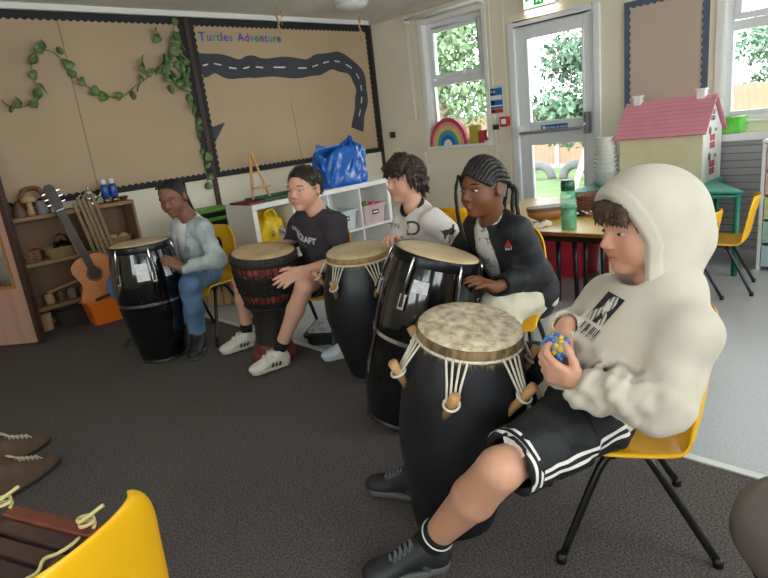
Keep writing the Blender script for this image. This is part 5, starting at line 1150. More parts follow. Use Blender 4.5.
# ================================================================== THE CHILDREN
from mathutils.bvhtree import BVHTree
UP = V3(0, 0, 1)
class Child: pass
def make_child(label, pelvis, fwd, chest, head, hfwd, hroll=0, hh=.225, sw=.145, hw=.085, wrists=None, elbow_pole=None, elbows=(None, None), ankles=None, knees=(None, None), knee_pole=None, toes=None, arm=(.245, .215), leg=(.37, .37), h=.0055):
    c = Child(); c.fwd = nrm((*fwd, 0)); c.left = np.cross(UP, c.fwd); c.P = np.asarray(pelvis, float); c.C = np.asarray(chest, float); c.H = np.asarray(head, float); c.hh = hh; c.h = h
    c.up = nrm(c.C-c.P); c.fr = head_frame(hfwd, (0, 0, 1), hroll); c.neck = c.C+c.up*.035
    c.front = nrm(c.fwd-c.up*(c.fwd@c.up)); c.lat = np.cross(c.up, c.front)
    c.sh = [c.C+s*c.left*sw-c.up*.025 for s in (1, -1)]; c.hip = [c.P+s*c.left*hw for s in (1, -1)]           # 0 = left, 1 = right
    c.wr = [np.asarray(q, float) for q in wrists]; c.an = [np.asarray(q, float) for q in ankles]
    c.el = [np.asarray(elbows[i]) if elbows[i] is not None else ik(c.sh[i], c.wr[i], *arm, elbow_pole[i]) for i in (0, 1)]
    c.kn = [np.asarray(knees[i]) if knees[i] is not None else ik(c.hip[i], c.an[i], *leg, knee_pole[i] if knee_pole else c.fwd+UP) for i in (0, 1)]
    c.toe = [nrm((*q[:2], 0)) for q in toes]
    pts = np.array([c.P, c.C, c.H+UP*hh*.6, *c.sh, *c.wr, *c.el, *c.an, *c.kn]+[c.an[i]+c.toe[i]*.2 for i in (0, 1)])
    c.lo, c.hi = pts.min(0)-.15, pts.max(0)+.15; c.lo[2] = max(c.lo[2], -.02)
    c.base = V3(c.P[0], c.P[1], 0); c.root = thing('person', label, 'person', c.base, 0, None); return c
def body(c, skin, base, lips, blush, hands, bare_leg=True, wide=1.0, jaw=1.0, palms=None, sleeve=0, legk=1.0):
    S = Solid(c.lo, c.hi, c.h); P, C = c.P, c.C
    S.cap(P, P+c.up*.12, .075, .07, .04, flat=(c.lat, 1.35)); S.cap(P+c.up*.12, C-c.up*.05, .07, .075, .05, flat=(c.lat, 1.35)); S.cap(c.sh[0], c.sh[1], .035, .035, .04)
    for i in (0, 1):
        S.cap(c.sh[i], c.el[i], .038, .032, .03); S.cap(c.el[i], c.el[i]*.55+c.wr[i]*.45, .032, .0315, .015); S.cap(c.el[i]*.55+c.wr[i]*.45, c.wr[i], .0305, .0205, .012, flat=(hands[i]['t'], 1.12))
        S.cap(c.hip[i], c.kn[i], .062, .0475, .05); m = c.kn[i]*.66+c.an[i]*.34; bk = nrm(np.cross(np.cross(c.an[i]-c.kn[i], c.toe[i]), c.an[i]-c.kn[i]))
        bk = bk if bk@c.toe[i] < 0 else -bk
        S.cap(c.kn[i], m+bk*.003, .0475*legk, .0485*legk, .02); S.cap(m+bk*.003, c.an[i], .0475*legk, .031*legk, .02); S.cap(c.an[i], c.an[i]+c.toe[i]*.10-UP*.05, .028, .022, .02)
        g = hands[i]; add_hand(S, c.wr[i], g['f'], g['n'], g['t'], g.get('s', .95), g.get('c', (.5,)*4), g.get('sp', .08), g.get('tc', .4), g.get('to', .75))
    add_head(S, c.H, c.fr, c.hh, c.neck, wide, jaw)
    l, f, u = c.fr; B, LI, BL = (np.array((*lin(q), 1)) for q in (base, lips, blush))
    def tint(X):
        q = (X-c.H)/c.hh; a, b, d = q@l, q@f, q@u; col = np.tile(B, (len(X), 1))
        wch = np.exp(-(((np.abs(a)-.19)/.11)**2+((d+.14)/.12)**2))*(b > .1); wl = np.exp(-((a/.085)**4+((d+.258)/.045)**4))*(b > .27); wn = np.exp(-((a/.07)**2+((d+.12)/.06)**2))*(b > .36)
        for w_, k_ in ((wch*.6+wn*.4, BL), (wl*.85, LI)): col = col*(1-w_[:, None])+k_*w_[:, None]
        return col
    o = S.build('body', skin, c.root, c.base, tint); return o
def brows(c, col, wide=1.0, z=.105, th=.013):
    l, f, u = c.fr; m = M('brow_'+col, col, .8); hh = c.hh
    for s in (-1, 1): MB().tube([c.H+hh*(s*x*wide*l+y_*f+(z+dz)*u)-c.base for x, y_, dz in ((.065, .378, -.012), (.13, .368, .012), (.20, .335, .008), (.235, .305, -.008))], [hh*th*.8, hh*th, hh*th*.8, hh*th*.4], 6).build('eyebrow', m, c.root, smooth=True)
def hair_mat(name, c1, c2, rough=.5): return M(name, c1, rough, col2=c2, vs=40, stretch=(1, 1, .25), bump=.9, bs=90, spec=.4)
def torso(S, c, sw, dp=.105, waist=.12, hipw=.155, hem=.10, k=.05, belly=0):
    S.ell(c.C-c.up*.10+c.front*.005, (sw+.015, dp, .155), (c.lat, c.front, c.up), k)
    S.ell(c.C*.45+c.P*.55+c.front*(.01+belly), (waist+.015, dp*.98+belly, .15), (c.lat, c.front, c.up), k)
    S.ell(c.P+c.up*.03, (hipw, dp*1.08, hem), (c.lat, c.front, c.up), k)
    S.cap(c.C-c.up*.01, c.sh[0], .058, .056, .04); S.cap(c.C-c.up*.01, c.sh[1], .058, .056, .04); S.cap(c.C-c.up*.02, c.neck+c.up*.005, .07, .056, .03)
def neckhole(S, c, r=.058, depth=.0):
    n = nrm(c.up*.9+c.front*.35); a = c.neck+c.up*(.01-depth)+c.front*.006; S.cone(a-n*.03, a+n*.12, r, r*1.5, .006, 's')
def sleeve(S, c, i, r0, r1, full=True, t=.55, ease=.012, k=.035):
    if full:
        S.cap(c.sh[i], c.el[i], r0, r0*.9, k); e = c.wr[i]+(c.el[i]-c.wr[i])*.04; S.cap(c.el[i], c.el[i]*.4+e*.6, r0*.9, r1*1.1, k); S.cone(c.el[i]*.5+e*.5, e, r1*1.12, r1, .02); S.cone(e*.85+c.el[i]*.15, e+nrm(c.wr[i]-c.el[i])*.02, r1-.006, r1-.005, 0, 's')
    else:
        e = c.sh[i]+(c.el[i]-c.sh[i])*t; S.cone(c.sh[i]-nrm(e-c.sh[i])*.01, e, r0, r1, k); S.cone(c.sh[i]*.25+e*.75, e+nrm(e-c.sh[i])*.02, r1-.008, r1-.004, 0, 's')
def trousers(c, mat, name, r=(.085, .066, .05), length=1.0, wr=.003, seed=1, h=None, hipr=(.15, .115, .105), flare=None, hollow=True):
    S = Solid(c.lo, c.hi, h or c.h+.001)
    S.ell(c.P+c.up*.0, hipr, (c.lat, c.front, c.up), .04)
    for i in (0, 1):
        S.cap(c.hip[i], c.kn[i]*.8+c.hip[i]*.2, r[0], r[1], .05)
        if length <= 1:                                              # shorts that end near the knee
            e = c.hip[i]+(c.kn[i]-c.hip[i])*length; S.cone(c.hip[i]*.6+e*.4, e, r[0], flare or r[1]*1.1, .03)
        else:
            q = c.kn[i]+(c.an[i]-c.kn[i])*(length-1); S.cap(c.hip[i]*.2+c.kn[i]*.8, c.kn[i], r[1], r[1]*.98, .04); S.cap(c.kn[i], c.kn[i]*.5+q*.5, r[1]*.98, r[2]*1.08, .02); S.cone(c.kn[i]*.55+q*.45, q, r[2]*1.1, r[2], .02)
    if length <= 1:
        for i in (0, 1):
            d_ = nrm(c.kn[i]-c.hip[i]); e = c.hip[i]+(c.kn[i]-c.hip[i])*length; S.cone(e+d_*.001, e+d_*.3, .2, .2, 0, 's'); S.cone(e-d_*.05, e+d_*.02, (flare or r[1]*1.1)-.008, (flare or r[1]*1.1)-.005, 0, 's')
    S.wrinkle(wr, 60, seed); return S.build(name, mat, c.root, c.base)
def shoes(c, upper, sole, h=None, high=.0, label=None, extra=None, ln=.21):
    for i in (0, 1):
        a, d = c.an[i], c.toe[i]; s = np.cross(UP, d); heel = V3(a[0], a[1], 0)-d*.045; z0 = a[2]-.09; Z = lambda z: UP*(z+z0)
        S = Solid(np.minimum(heel, heel+d*ln)-.07+Z(0), np.maximum(heel, heel+d*ln)+.07+Z(.17), h or .0045)
        S.cap(heel+d*.025+Z(.045), heel+d*.075+Z(.05), .034, .036, .02); S.cap(heel+d*.03+Z(.05), a+UP*(.01+high), .036, .036, .025); S.cap(a+d*.02-UP*.012, heel+d*.15+Z(.036), .040, .034, .025, flat=(s, 1.1)); S.ell(heel+d*(ln-.055)+Z(.03), (.055, .043, .03), (d, s, UP), .025)
        S.cone(a+UP*(.02+high), a+UP*(.08+high), .044, .05, 0, 's'); S.cone(a+UP*(-.02+high), a+UP*(.05+high), .029, .031, .004, 's'); S.plane(heel+Z(.018), -UP)
        o = S.build('shoe', upper, c.root, c.base)
        T = Solid(np.minimum(heel, heel+d*ln)-.07+Z(0), np.maximum(heel, heel+d*ln)+.07+Z(.08), h or .0045)
        T.cap(heel+d*.028+Z(.02), heel+d*.09+Z(.02), .037, .037, .02); T.cap(heel+d*.09+Z(.02), heel+d*(ln-.052)+Z(.02), .037, .044, .02); T.plane(heel+Z(.001), -UP); T.plane(heel+Z(.026), UP); T.build('sole', sole, o, c.base)
        if extra: extra(c, o, i, heel, d, s, Z)
def sock(c, mat, h0=.07, h1=.17, r=.036):
    for i in (0, 1):
        u = nrm(c.kn[i]-c.an[i]); S = Solid(np.minimum(c.an[i], c.an[i]+u*h1)-.06, np.maximum(c.an[i], c.an[i]+u*h1)+.06, .0045)
        S.cone(c.an[i]-u*.03, c.an[i]+u*h1, r*.97, r*1.05); S.build('sock', mat, c.root, c.base)
class Wrap:                                                            # lay flat print onto a garment
    def __init__(s, o, base):
        me = o.data; s.base = np.asarray(base); s.t = BVHTree.FromPolygons([v.co[:] for v in me.vertices], [p.vertices[:] for p in me.polygons])
    def put(s, p, d, off=.0018):
        p = np.asarray(p, float)-s.base; hit = s.t.ray_cast(Vector(p), Vector(nrm(d)), .6)
        if hit[0] is None: return None
        return np.array(hit[0])-nrm(d)*off
    def patch(s, name, o, ex, ey, w, hgt, d, mats, fn, parent, nx=14, ny=14, off=.0018):
        vs = []; fs = []; mi = []; ex, ey = nrm(ex), nrm(ey)
        for j in range(ny+1):
            for i in range(nx+1):
                q = np.asarray(o)+ex*w*(i/nx-.5)+ey*hgt*(j/ny-.5); r = s.put(q-nrm(d)*.25, d, off); vs.append(r)
        for j in range(ny):
            for i in range(nx):
                f = (j*(nx+1)+i, j*(nx+1)+i+1, (j+1)*(nx+1)+i+1, (j+1)*(nx+1)+i)
                if all(vs[k] is not None for k in f):
                    m = fn((i+.5)/nx, (j+.5)/ny)
                    if m is not None: fs.append(f); mi.append(m)
        used = sorted({k for f in fs for k in f}); mp = {k: n for n, k in enumerate(used)}
        me = bpy.data.meshes.new(name); me.from_pydata([tuple(vs[k]) for k in used], [], [tuple(mp[k] for k in f) for f in fs])
        for m in mats: me.materials.append(m)
        me.polygons.foreach_set('material_index', mi); me.polygons.foreach_set('use_smooth', [True]*len(fs))
        ob = bpy.data.objects.new(name, me); COL.objects.link(ob); ob.parent = parent; return ob
    def text(s, name, txt, size, o, ex, ey, d, mat, parent, off=.002, bold=0):
        ob = text_mesh(name, txt, size, mat, frame_mtx(o, ex, ey), parent, extrude=0, bold=bold); bm = bmesh.new(); bm.from_mesh(ob.data)
        bmesh.ops.triangulate(bm, faces=bm.faces); bmesh.ops.subdivide_edges(bm, edges=[e for e in bm.edges if e.calc_length() > .006], cuts=2)
        for v in bm.verts:
            r = s.put(np.array(v.co)-nrm(d)*.25, d, off); v.co = Vector(r) if r is not None else v.co-Vector(s.base)
        bm.to_mesh(ob.data); bm.free(); return ob
IL, TC = -nrm((CR[0], CR[1], 0)), -nrm((CF[0], CF[1], 0))            # picture-left and towards-viewer, level
def look(a, b, dz=0): v = nrm(IL*a+TC*b); return v+V3(0, 0, dz)
BLACKHAIR = hair_mat('black_hair', '15110F', '231C19'); DKBROWN = hair_mat('dark_brown_hair', '2A1E18', '3E2C22'); BROWNH = hair_mat('brown_hair', '4A3628', '665040')
SK_L = skin_mat('light_skin', None); SK_D = skin_mat('dark_brown_skin', None)
WSHOE = M('white_trainer', 'D6CFC0', .55, var=.06); BSHOE = M('black_trainer', '232526', .55, var=.15, vs=20); GSOLE = M('grey_sole', '5C5C5A', .7); CSOLE = M('cream_sole', 'C9C2B2', .6); BSOCK = M('black_sock', '121214', .9)
def hair_cap(c, t=.035, hl=(.36, .27), hb=(.05, -.12), low=-.28, wide=1.0, h=None, wr=0, seed=1, extra=None, name='hair', mat=None, cut=True):
    l, f, u = c.fr; hh = c.hh; L = lambda x, y_, z: c.H+hh*(x*l+y_*f+z*u); S = Solid(c.H-hh*.9, c.H+hh*.9, h or .0035)
    S.ell(L(0, -.05, .13), hh*np.array([.335*wide+t, .415+t, .365+t]), c.fr, .01); S.ell(L(0, -.16, -.10), hh*np.array([.27*wide+t, .24+t, .25]), c.fr, hh*.1)
    if cut:
        dy, dz = hl[0]-hb[0], hl[1]-hb[1]; n = nrm(f*dz-u*dy); S.plane(L(0, *hl), n); S.plane(L(0, 0, low), -u)
    if extra: extra(S, L)
    if wr: S.wrinkle(wr, 170, seed)
    return S.build(name, mat, c.root, c.base)
def tufts(c, o, n, ln, mat, flow, seed=1, wid=.0022, lift=.25, name='hair_strands', keep=None):
    rg = random.Random(seed); me = o.data; l, f, u = c.fr; mb = MB(); pl = me.polygons; k = 0; tries = 0
    while k < n and tries < n*6:
        tries += 1; p = pl[rg.randrange(len(pl))]; q = np.array(p.center); nn_ = np.array(p.normal); hl = (q+c.base-c.H)/c.hh; a_, b_, d_ = hl@l, hl@f, hl@u
        if keep and not keep(a_, b_, d_): continue
        w_ = flow(a_, b_, d_, rg); dr_ = nrm(w_[0]*l+w_[1]*f+w_[2]*u); dr_ = nrm(dr_-nn_*(dr_@nn_)+nn_*lift*rg.uniform(.5, 1.5)); s_ = nrm(np.cross(dr_, nn_))*wid*rg.uniform(.7, 1.3); L_ = ln*rg.uniform(.6, 1.3)
        mid = q+dr_*L_*.55+nn_*.001; tip = q+dr_*L_-nn_*L_*.12; mb.add([q-s_-nn_*.001, q+s_-nn_*.001, q+nn_*wid*.9, mid-s_*.8, mid+s_*.8, mid+nn_*wid*.8, tip], [(0, 1, 4, 3), (1, 2, 5, 4), (2, 0, 3, 5), (3, 4, 6), (4, 5, 6), (5, 3, 6)]); k += 1
    s = mb.build(name, mat, o, smooth=True); s['kind'] = 'stuff'; return s
# ------------------------------------------------------------------ 1 girl in the denim jacket
c = make_child('girl in a pale denim jacket and jeans playing a conga', (1.77, 3.60, .47), (-1, -.05), at(191, 224, 3.68), at(173, 198, 3.60), look(.22, .95, -.24), .06, hh=.226, sw=.125,
    wrists=(at(181, 268, 3.48), (1.52, 3.76, .60)), elbow_pole=((.3, -.6, -.5), (.4, .7, -.6)), ankles=((1.56, 3.40, .09), (1.46, 3.93, .09)), knees=((1.55, 3.335, .455), (1.335, 3.93, .45)), toes=((-.5, -.5), (-1, .2)))
drum = V3(1.40, 3.57, .74)
hn = lambda i, tgt, n, t, **k: dict(f=nrm(np.asarray(tgt)-c.wr[i]), n=n, t=t, **k)
body(c, SK_D, '835843', '8E564C', '8A5A45', (hn(0, at(170, 262, 3.45), V3(-.3, -.6, .6), V3(-.5, .2, .6), s=.88, c=(.45,)*4), hn(1, (1.45, 3.77, .62), UP, V3(-.3, -.9, 0), s=.88, c=(.12,)*4)))
add_eyes(c.root, c.H, c.fr, c.hh, c.base, '1A100C', 1, .22); brows(c, '1A1412')
def ex(S, L):
    for k in range(-3, 4): S.cap(L(k*.085, .20, .41-.004*k*k), L(k*.10, -.30, .35), c.hh*.03, c.hh*.04, c.hh*.02); S.cap(L(k*.10, -.30, .35), L(k*.05, -.44, -.05), c.hh*.04, c.hh*.04, c.hh*.02)
    for s in (-1, 1): S.cap(L(s*.14, -.40, -.05), L(s*.30, -.22, -.45), c.hh*.06, c.hh*.045, c.hh*.02); S.cap(L(s*.30, -.22, -.45), L(s*.34, -.12, -.62), c.hh*.045, c.hh*.02, c.hh*.02)
hair_cap(c, .010, (.28, .39), (.05, .0), -.22, mat=BLACKHAIR, extra=ex)
DEN = M('pale_washed_denim', '98A1A0', .85, col2='B6BDBA', vs=14, bump=.4, bs=160); JEAN = M('blue_denim', '4A6688', .85, col2='6482A4', vs=9, bump=.4, bs=160)
S = Solid(c.lo, c.hi, .006); torso(S, c, .125, .10, .11, .135, .09); neckhole(S, c, .05); S.wrinkle(.001, 50, 4); S.build('white_top', M('white_cotton', 'DAD6D2', .85, var=.04), c.root, c.base)
S = Solid(c.lo, c.hi, .0055); torso(S, c, .15, .118, .14, .155, .085)
for i in (0, 1): sleeve(S, c, i, .054, .038)
S.cap(c.neck+c.lat*.06-c.front*.03, c.neck+c.lat*.075+c.front*.075-c.up*.05, .024, .022, .008); S.cap(c.neck-c.lat*.06-c.front*.03, c.neck-c.lat*.075+c.front*.075-c.up*.05, .024, .022, .008); S.cap(c.neck+c.lat*.055-c.front*.03, c.neck-c.lat*.055-c.front*.03, .022, .022, .015)
neckhole(S, c, .05, .02); o_ = c.C+c.front*.12
S.cap(c.C+c.front*.13+c.up*.03-c.lat*-.02, c.C-c.up*.20+c.front*.15+c.lat*.02, .075, .055, .008, 's'); S.cap(c.C-c.up*.2+c.front*.15+c.lat*.02, c.P+c.front*.17, .055, .06, .008, 's'); S.plane(c.P+c.up*.04, -c.up); S.wrinkle(.004, 55, 11); jk = S.build('denim_jacket', DEN, c.root, c.base)
wp = Wrap(jk, c.base)
for s in (-1, 1): wp.patch('chest_pocket', c.C-c.up*.10+c.lat*s*.085, c.lat, c.up, .06, .05, -c.front, [M('denim_pocket', '7F9096', .85)], lambda a, b: 0, jk, 6, 6, .004)
for k in range(3):
    q = wp.put(c.C-c.up*(.07+.06*k)+c.lat*.055+c.front*.3, -c.front, .003)
    if q is not None: MB().ball(q, .006, 8).build('button', M('dark_button', '3A3A3E', .3, .7), jk, smooth=True)
trousers(c, JEAN, 'jeans', (.080, .066, .056), 1.86, .003, 3)
shoes(c, BSHOE, GSOLE, high=.03)
# ------------------------------------------------------------------ 2 boy in the dark t-shirt
c = make_child('boy in a dark t-shirt, black shorts and white trainers behind the djembe', (2.16, 2.70, .475), (-1, .02), at(318, 216, 3.30), at(304.5, 189, 3.24), look(.55, .83, .0), -.02, hh=.243, sw=.14,
    wrists=(at(300, 271, 3.13), (1.86, 3.0, .60)), elbows=(at(341, 262, 3.20), None), elbow_pole=((0, -.5, -.8), (.5, .7, -.5)), ankles=(atz(279, 351, .10), atz(247, 333, .10)), knees=(at(304, 287, 3.12), at(241, 281, 3.52)), toes=((-.55, .12), (-.55, .12)), h=.005)
body(c, SK_L, 'D3A086', 'B87468', 'D08C78', (hn(0, at(283, 281, 3.08), V3(-.5, -.7, .4), V3(-.3, .3, .9), s=1.0, c=(.22,)*4, sp=.12), hn(1, (1.78, 2.92, .56), V3(.2, .6, .7), V3(-.5, -.6, .4), c=(.3,)*4)), wide=1.06, jaw=1.12)
add_eyes(c.root, c.H, c.fr, c.hh, c.base, '3A2A20', 1.06, .30); brows(c, '3A2A22', 1.06)
ho = hair_cap(c, .012, (.325, .33), (.10, .04), -.14, 1.06, mat=DKBROWN, wr=.0012, seed=3); tufts(c, ho, 1500, .017, DKBROWN, lambda a, b, d, r: (.2*a+r.uniform(-.4, .4), .35 if d > .3 else -.3, 1.0 if d > .3 else -.6), 3, .0016, .8)
TEE = M('charcoal_jersey', '353036', .9, var=.08, vs=10, bump=.15, bs=120)
S = Solid(c.lo, c.hi, .005); torso(S, c, .155, .115, .145, .165, .11, belly=.012)
for i in (0, 1): sleeve(S, c, i, .064, .064, False, .84)
neckhole(S, c, .056); S.plane(c.P-c.up*.02, -c.up); S.wrinkle(.005, 40, 21); tee = S.build('t_shirt', TEE, c.root, c.base)
wp = Wrap(tee, c.base); lt = -c.lat
wp.text('shirt_lettering', 'MINECRAFT', .046, c.C-c.up*.085+c.front*.05-c.lat*.045, c.lat, c.up, -c.front, M('pale_grey_print', 'B9B4B6', .6), tee, bold=.0025)
wp.patch('shirt_print_bar', c.C-c.up*.125+c.front*.05-c.lat*.045, c.lat, c.up, .10, .012, -c.front, [M('dim_grey_print', '5E5A60', .6)], lambda a, b: 0, tee, 8, 2)
trousers(c, M('black_shorts', '17171B', .85, var=.1, bump=.2, bs=90), 'shorts', (.088, .074, .05), .90, .004, 5, flare=.078)
def trainer(c, o, i, heel, d, s, Z):
    bk = M('black_stripe', '18181A', .5)
    for sd in (-1, 1):
        for k in range(3):
            a = heel+d*(.07+.022*k)+Z(.024)+s*sd*.0445; b = heel+d*(.052+.022*k)+Z(.062)+s*sd*.034; MB().bar(a-c.base, b-c.base, .010, .006, up=tuple(s*sd)).build('side_stripe', bk, o)
    for k in range(2):
        q_ = .25+.38*k; a = (c.an[i]+d*.02-UP*.012)*(1-q_)+(heel+d*.15+Z(.036))*q_+nrm(UP*.85+d*.5)*(.036-.007*q_); MB().tube([a+s*.038-UP*.022-c.base, a+s*.015+UP*.004-c.base, a-s*.015+UP*.004-c.base, a-s*.038-UP*.022-c.base], .009, 6).build('strap', WSHOE, o, smooth=True)
shoes(c, WSHOE, CSOLE, high=-.005, extra=trainer, ln=.235); sock(c, BSOCK, h1=.075)
# ------------------------------------------------------------------ 3 boy in white
c = make_child('boy with dark floppy hair in a white sports shirt', (2.46, 2.14, .475), (-.93, .36), at(416, 212, 3.08), at(405, 180, 3.02), look(.86, .5, 0), 0, hh=.235, sw=.138,
    wrists=(at(432, 262, 2.86), at(398, 243, 2.90)), elbow_pole=((.4, -.7, -.6), (.3, .6, -.8)), ankles=((2.18, 2.10, .09), atz(352, 340, .09)), toes=((-.6, .1), (-.75, .45)), knee_pole=((-.6, -.05, .8), (-.5, .6, .8)), h=.0052)
body(c, SK_L, 'D2A083', 'B87868', 'CF8E78', (hn(0, at(425, 255, 2.75), V3(-.2, -.3, .9), V3(-.5, .6, .2), c=(.3,)*4), hn(1, at(388, 236, 2.82), V3(.2, .2, .9), V3(-.3, -.8, .1), s=1.0, c=(.75, .8, .85, .9))))
add_eyes(c.root, c.H, c.fr, c.hh, c.base, '2E1F18', 1, .3); brows(c, '2A1E18')
def ex(S, L):
    rg = random.Random(4)
    for k in range(15):
        x = -.30+.6*k/14; S.cap(L(x*.6, .05, .52), L(x*1.05, .36-.9*x*x, .30), c.hh*.07, c.hh*.06, c.hh*.03); S.cap(L(x*1.05, .36-.9*x*x, .30), L(x*1.22+rg.uniform(-.03, .03), .405-1.45*x*x, .12+rg.uniform(-.03, .05)), c.hh*.055, c.hh*.018, c.hh*.02)
    for s in (-1, 1):
        for k in range(5): S.cap(L(s*.34, .13-.1*k, .2), L(s*(.365), .10-.11*k, -.10-.05*k), c.hh*.06, c.hh*.03, c.hh*.03)
    for k in range(7): x = -.24+.08*k; S.cap(L(x, -.38, 0), L(x, -.30, -.38), c.hh*.07, c.hh*.03, c.hh*.03)
ho = hair_cap(c, .045, (.30, .40), (.02, -.02), -.34, mat=DKBROWN, extra=ex, wr=.002, seed=9); tufts(c, ho, 1100, .020, DKBROWN, lambda a, b, d, r: (a*1.2+r.uniform(-.2, .2), b*1.0+.2, -.75 if d < .45 else -.2), 4, .0024, .07)
WSH = M('white_jersey', 'DDD5CF', .75, col2='D0C6C0', vs=10, bump=.1, bs=120)
S = Solid(c.lo, c.hi, .005); torso(S, c, .15, .112, .14, .16, .11)
for i in (0, 1): sleeve(S, c, i, .062, .062, False, .78)
neckhole(S, c, .056); S.plane(c.P-c.up*.02, -c.up); S.wrinkle(.0045, 42, 33); tee = S.build('sports_shirt', WSH, c.root, c.base)
INK = M('black_print', '1B1B1E', .6)
wp = Wrap(tee, c.base)
R_ = Solid(c.lo, c.hi, .004); torso(R_, c, .15, .112, .14, .16, .11); neckhole(R_, c, .056)
K_ = Solid(c.lo, c.hi, .004); n = nrm(c.up*.9+c.front*.35); a = c.neck+c.up*.01+c.front*.006; K_.cone(a-n*.04, a+n*.12, .064, .095)
R_.V = np.maximum(R_.V-.004, K_.V); R_.build('neck_trim', INK, tee, c.base)
vd = nrm(at(412, 230, 1)-V3(0, 0, CAM_H))
wp.text('shirt_letter', 'D', .105, at(413, 229, 3.0), CR, CU, vd, M('dark_grey_print', '4A484C', .6), tee, bold=.001)
wp.text('shirt_print', 'TN', .04, at(394, 226, 3.0), CR, CU, vd, MATS['dark_grey_print'], tee)
# bull emblem on the sleeve: facing the viewer
bull = [(-.5, .1), (-.62, .42), (-.45, .2), (-.2, .28), (.1, .3), (.35, .42), (.5, .75), (.62, .7), (.55, .35), (.66, .1), (.5, -.05), (.38, -.42), (.28, -.45), (.24, -.12), (-.1, -.2), (-.2, -.5), (-.32, -.5), (-.34, -.1)]
def inpoly(x, y_, P):
    r = False
    for i in range(len(P)):
        (x1, y1), (x2, y2) = P[i], P[i-1]
        if (y1 > y_) != (y2 > y_) and x < (x2-x1)*(y_-y1)/(y2-y1)+x1: r = not r
    return r
emb = c.sh[0]*.52+c.el[0]*.48; vd = nrm(emb-V3(0, 0, 1.25)); vr = nrm(np.cross(vd, UP))
wp.patch('bull_emblem', emb+vr*.0, vr, np.cross(vr, vd), .085, .075, vd, [INK], lambda u_, v_: 0 if inpoly((u_-.5)*1.4, (v_-.5)*1.3+.05, bull) else None, tee, 30, 26)
trousers(c, M('navy_joggers', '1E2230', .9, var=.1), 'joggers', (.085, .068, .05), 1.85, .003, 6)
shoes(c, M('pale_blue_trainer', 'AFC3CC', .6, col2='D6DADA', vs=12), CSOLE, ln=.235)
# ------------------------------------------------------------------ 4 girl in the black jacket
c = make_child('girl with braided hair in a black zip jacket and cream trousers', (2.20, 1.40, .48), (-.93, .36), at(496, 225, 2.47), at(483, 188, 2.38), look(.80, .56, 0), .02, hh=.238, sw=.140,
    wrists=(at(494, 287, 2.33), at(456, 288, 2.62)), elbows=(at(537, 276, 2.45), None), elbow_pole=((.3, -.7, -.6), (.2, .8, -.6)), ankles=((1.92, 1.22, .09), (2.03, 1.80, .09)), knees=((1.90, 1.34, .47), (2.0, 1.76, .47)), toes=((-.6, .1), (-.6, .3)), h=.0048)
body(c, SK_D, '74492F', '8A524A', '724838', (hn(0, at(478, 281, 2.27), V3(-.3, -.3, .9), V3(-.4, .5, .5), c=(.35,)*4), hn(1, at(448, 282, 2.62), V3(0, 0, 1), V3(-.3, -.7, .1), c=(.3,)*4)), wide=.98)
add_eyes(c.root, c.H, c.fr, c.hh, c.base, '140C0A', .98, .36); brows(c, '1A1210', .98)
hair_cap(c, .012, (.33, .32), (.10, -.02), -.2, .98, mat=M('scalp_parting', '6E5A50', .7), name='scalp')
def ex(S, L):
    for k in range(-8, 9):                                              # cornrows run from hairline to nape
        a = k*.155; b_ = min(1, abs(k)/8); P_ = [L(.345*math.sin(min(1.2, abs(a)))*np.sign(k), .33*math.cos(a)**.8+.03*(1-b_), .31-.24*b_), L(.365*math.sin(a*1.12), .06-.06*b_, .50*max(.05, math.cos(a*1.1))*.98+.035), L(.345*math.sin(a*1.1), -.28, .40*max(.0, math.cos(a*1.08))+.03-.06*b_), L(.14*math.sin(a), -.46, .02-.06*b_)]
        Q = spline(P_, 4)
        for i in range(len(Q)-1): S.cap(Q[i], Q[i+1], c.hh*.037, None, c.hh*.006)
    S.ell(L(0, -.52, .02), c.hh*np.array([.12, .11, .13]), c.fr, c.hh*.05)
    for s, y0, z1 in ((.06, -.55, -.75), (-.08, -.52, -.62), (.20, -.48, -.70)):
        Q = spline([L(s*.4, y0, 0), L(s, y0-.12, -.12), L(s*1.2, y0-.06, -.4), L(s*1.6+.1, y0+.05, z1)], 4)
        for i in range(len(Q)-1): S.cap(Q[i], Q[i+1], c.hh*.036, None, c.hh*.01)
S = hair_cap(c, .012, extra=ex, cut=False, mat=BLACKHAIR) if False else None
l, f, u = c.fr; L = lambda x, y_, z: c.H+c.hh*(x*l+y_*f+z*u); S = Solid(c.H-c.hh*1.15, c.H+c.hh*.95, .0032); ex(S, L); S.wrinkle(.0008, 260, 2); S.build('braided_hair', BLACKHAIR, c.root, c.base)
for k in range(4):                                                      # thin loose braids beside the face
    x = .30-.0*k; Q = spline([L(-.26+.03*k, .30+.02*k, .27), L(-.33+.03*k, .34+.02*k, .0), L(-.30+.035*k, .38+.015*k, -.4), L(-.27+.04*k, .36, -.72-.05*k)], 5)
    MB().tube([q-c.base for q in Q], [c.hh*.02*(1+.25*math.sin(i*2.2)) for i in range(len(Q))], 6).build('loose_braid', BLACKHAIR, c.root, smooth=True)
JKT = M('black_jacket_cloth', '131318', .7, var=.12, vs=10, bump=.2, bs=120)
S = Solid(c.lo, c.hi, .0055); torso(S, c, .135, .105, .125, .15, .10); neckhole(S, c, .052); S.wrinkle(.002, 50, 4)
spot = M('white_patterned_cotton', 'D8D4D0', .85, col2='8E8A8C', vs=55, detail=1); MATS['white_patterned_cotton'].node_tree.nodes['Color Ramp'].color_ramp.elements[0].position = .60; MATS['white_patterned_cotton'].node_tree.nodes['Color Ramp'].color_ramp.elements[1].position = .66
S.build('patterned_top', spot, c.root, c.base)
S = Solid(c.lo, c.hi, .005); torso(S, c, .158, .125, .15, .19, .185)
for i in (0, 1): sleeve(S, c, i, .064, .042)
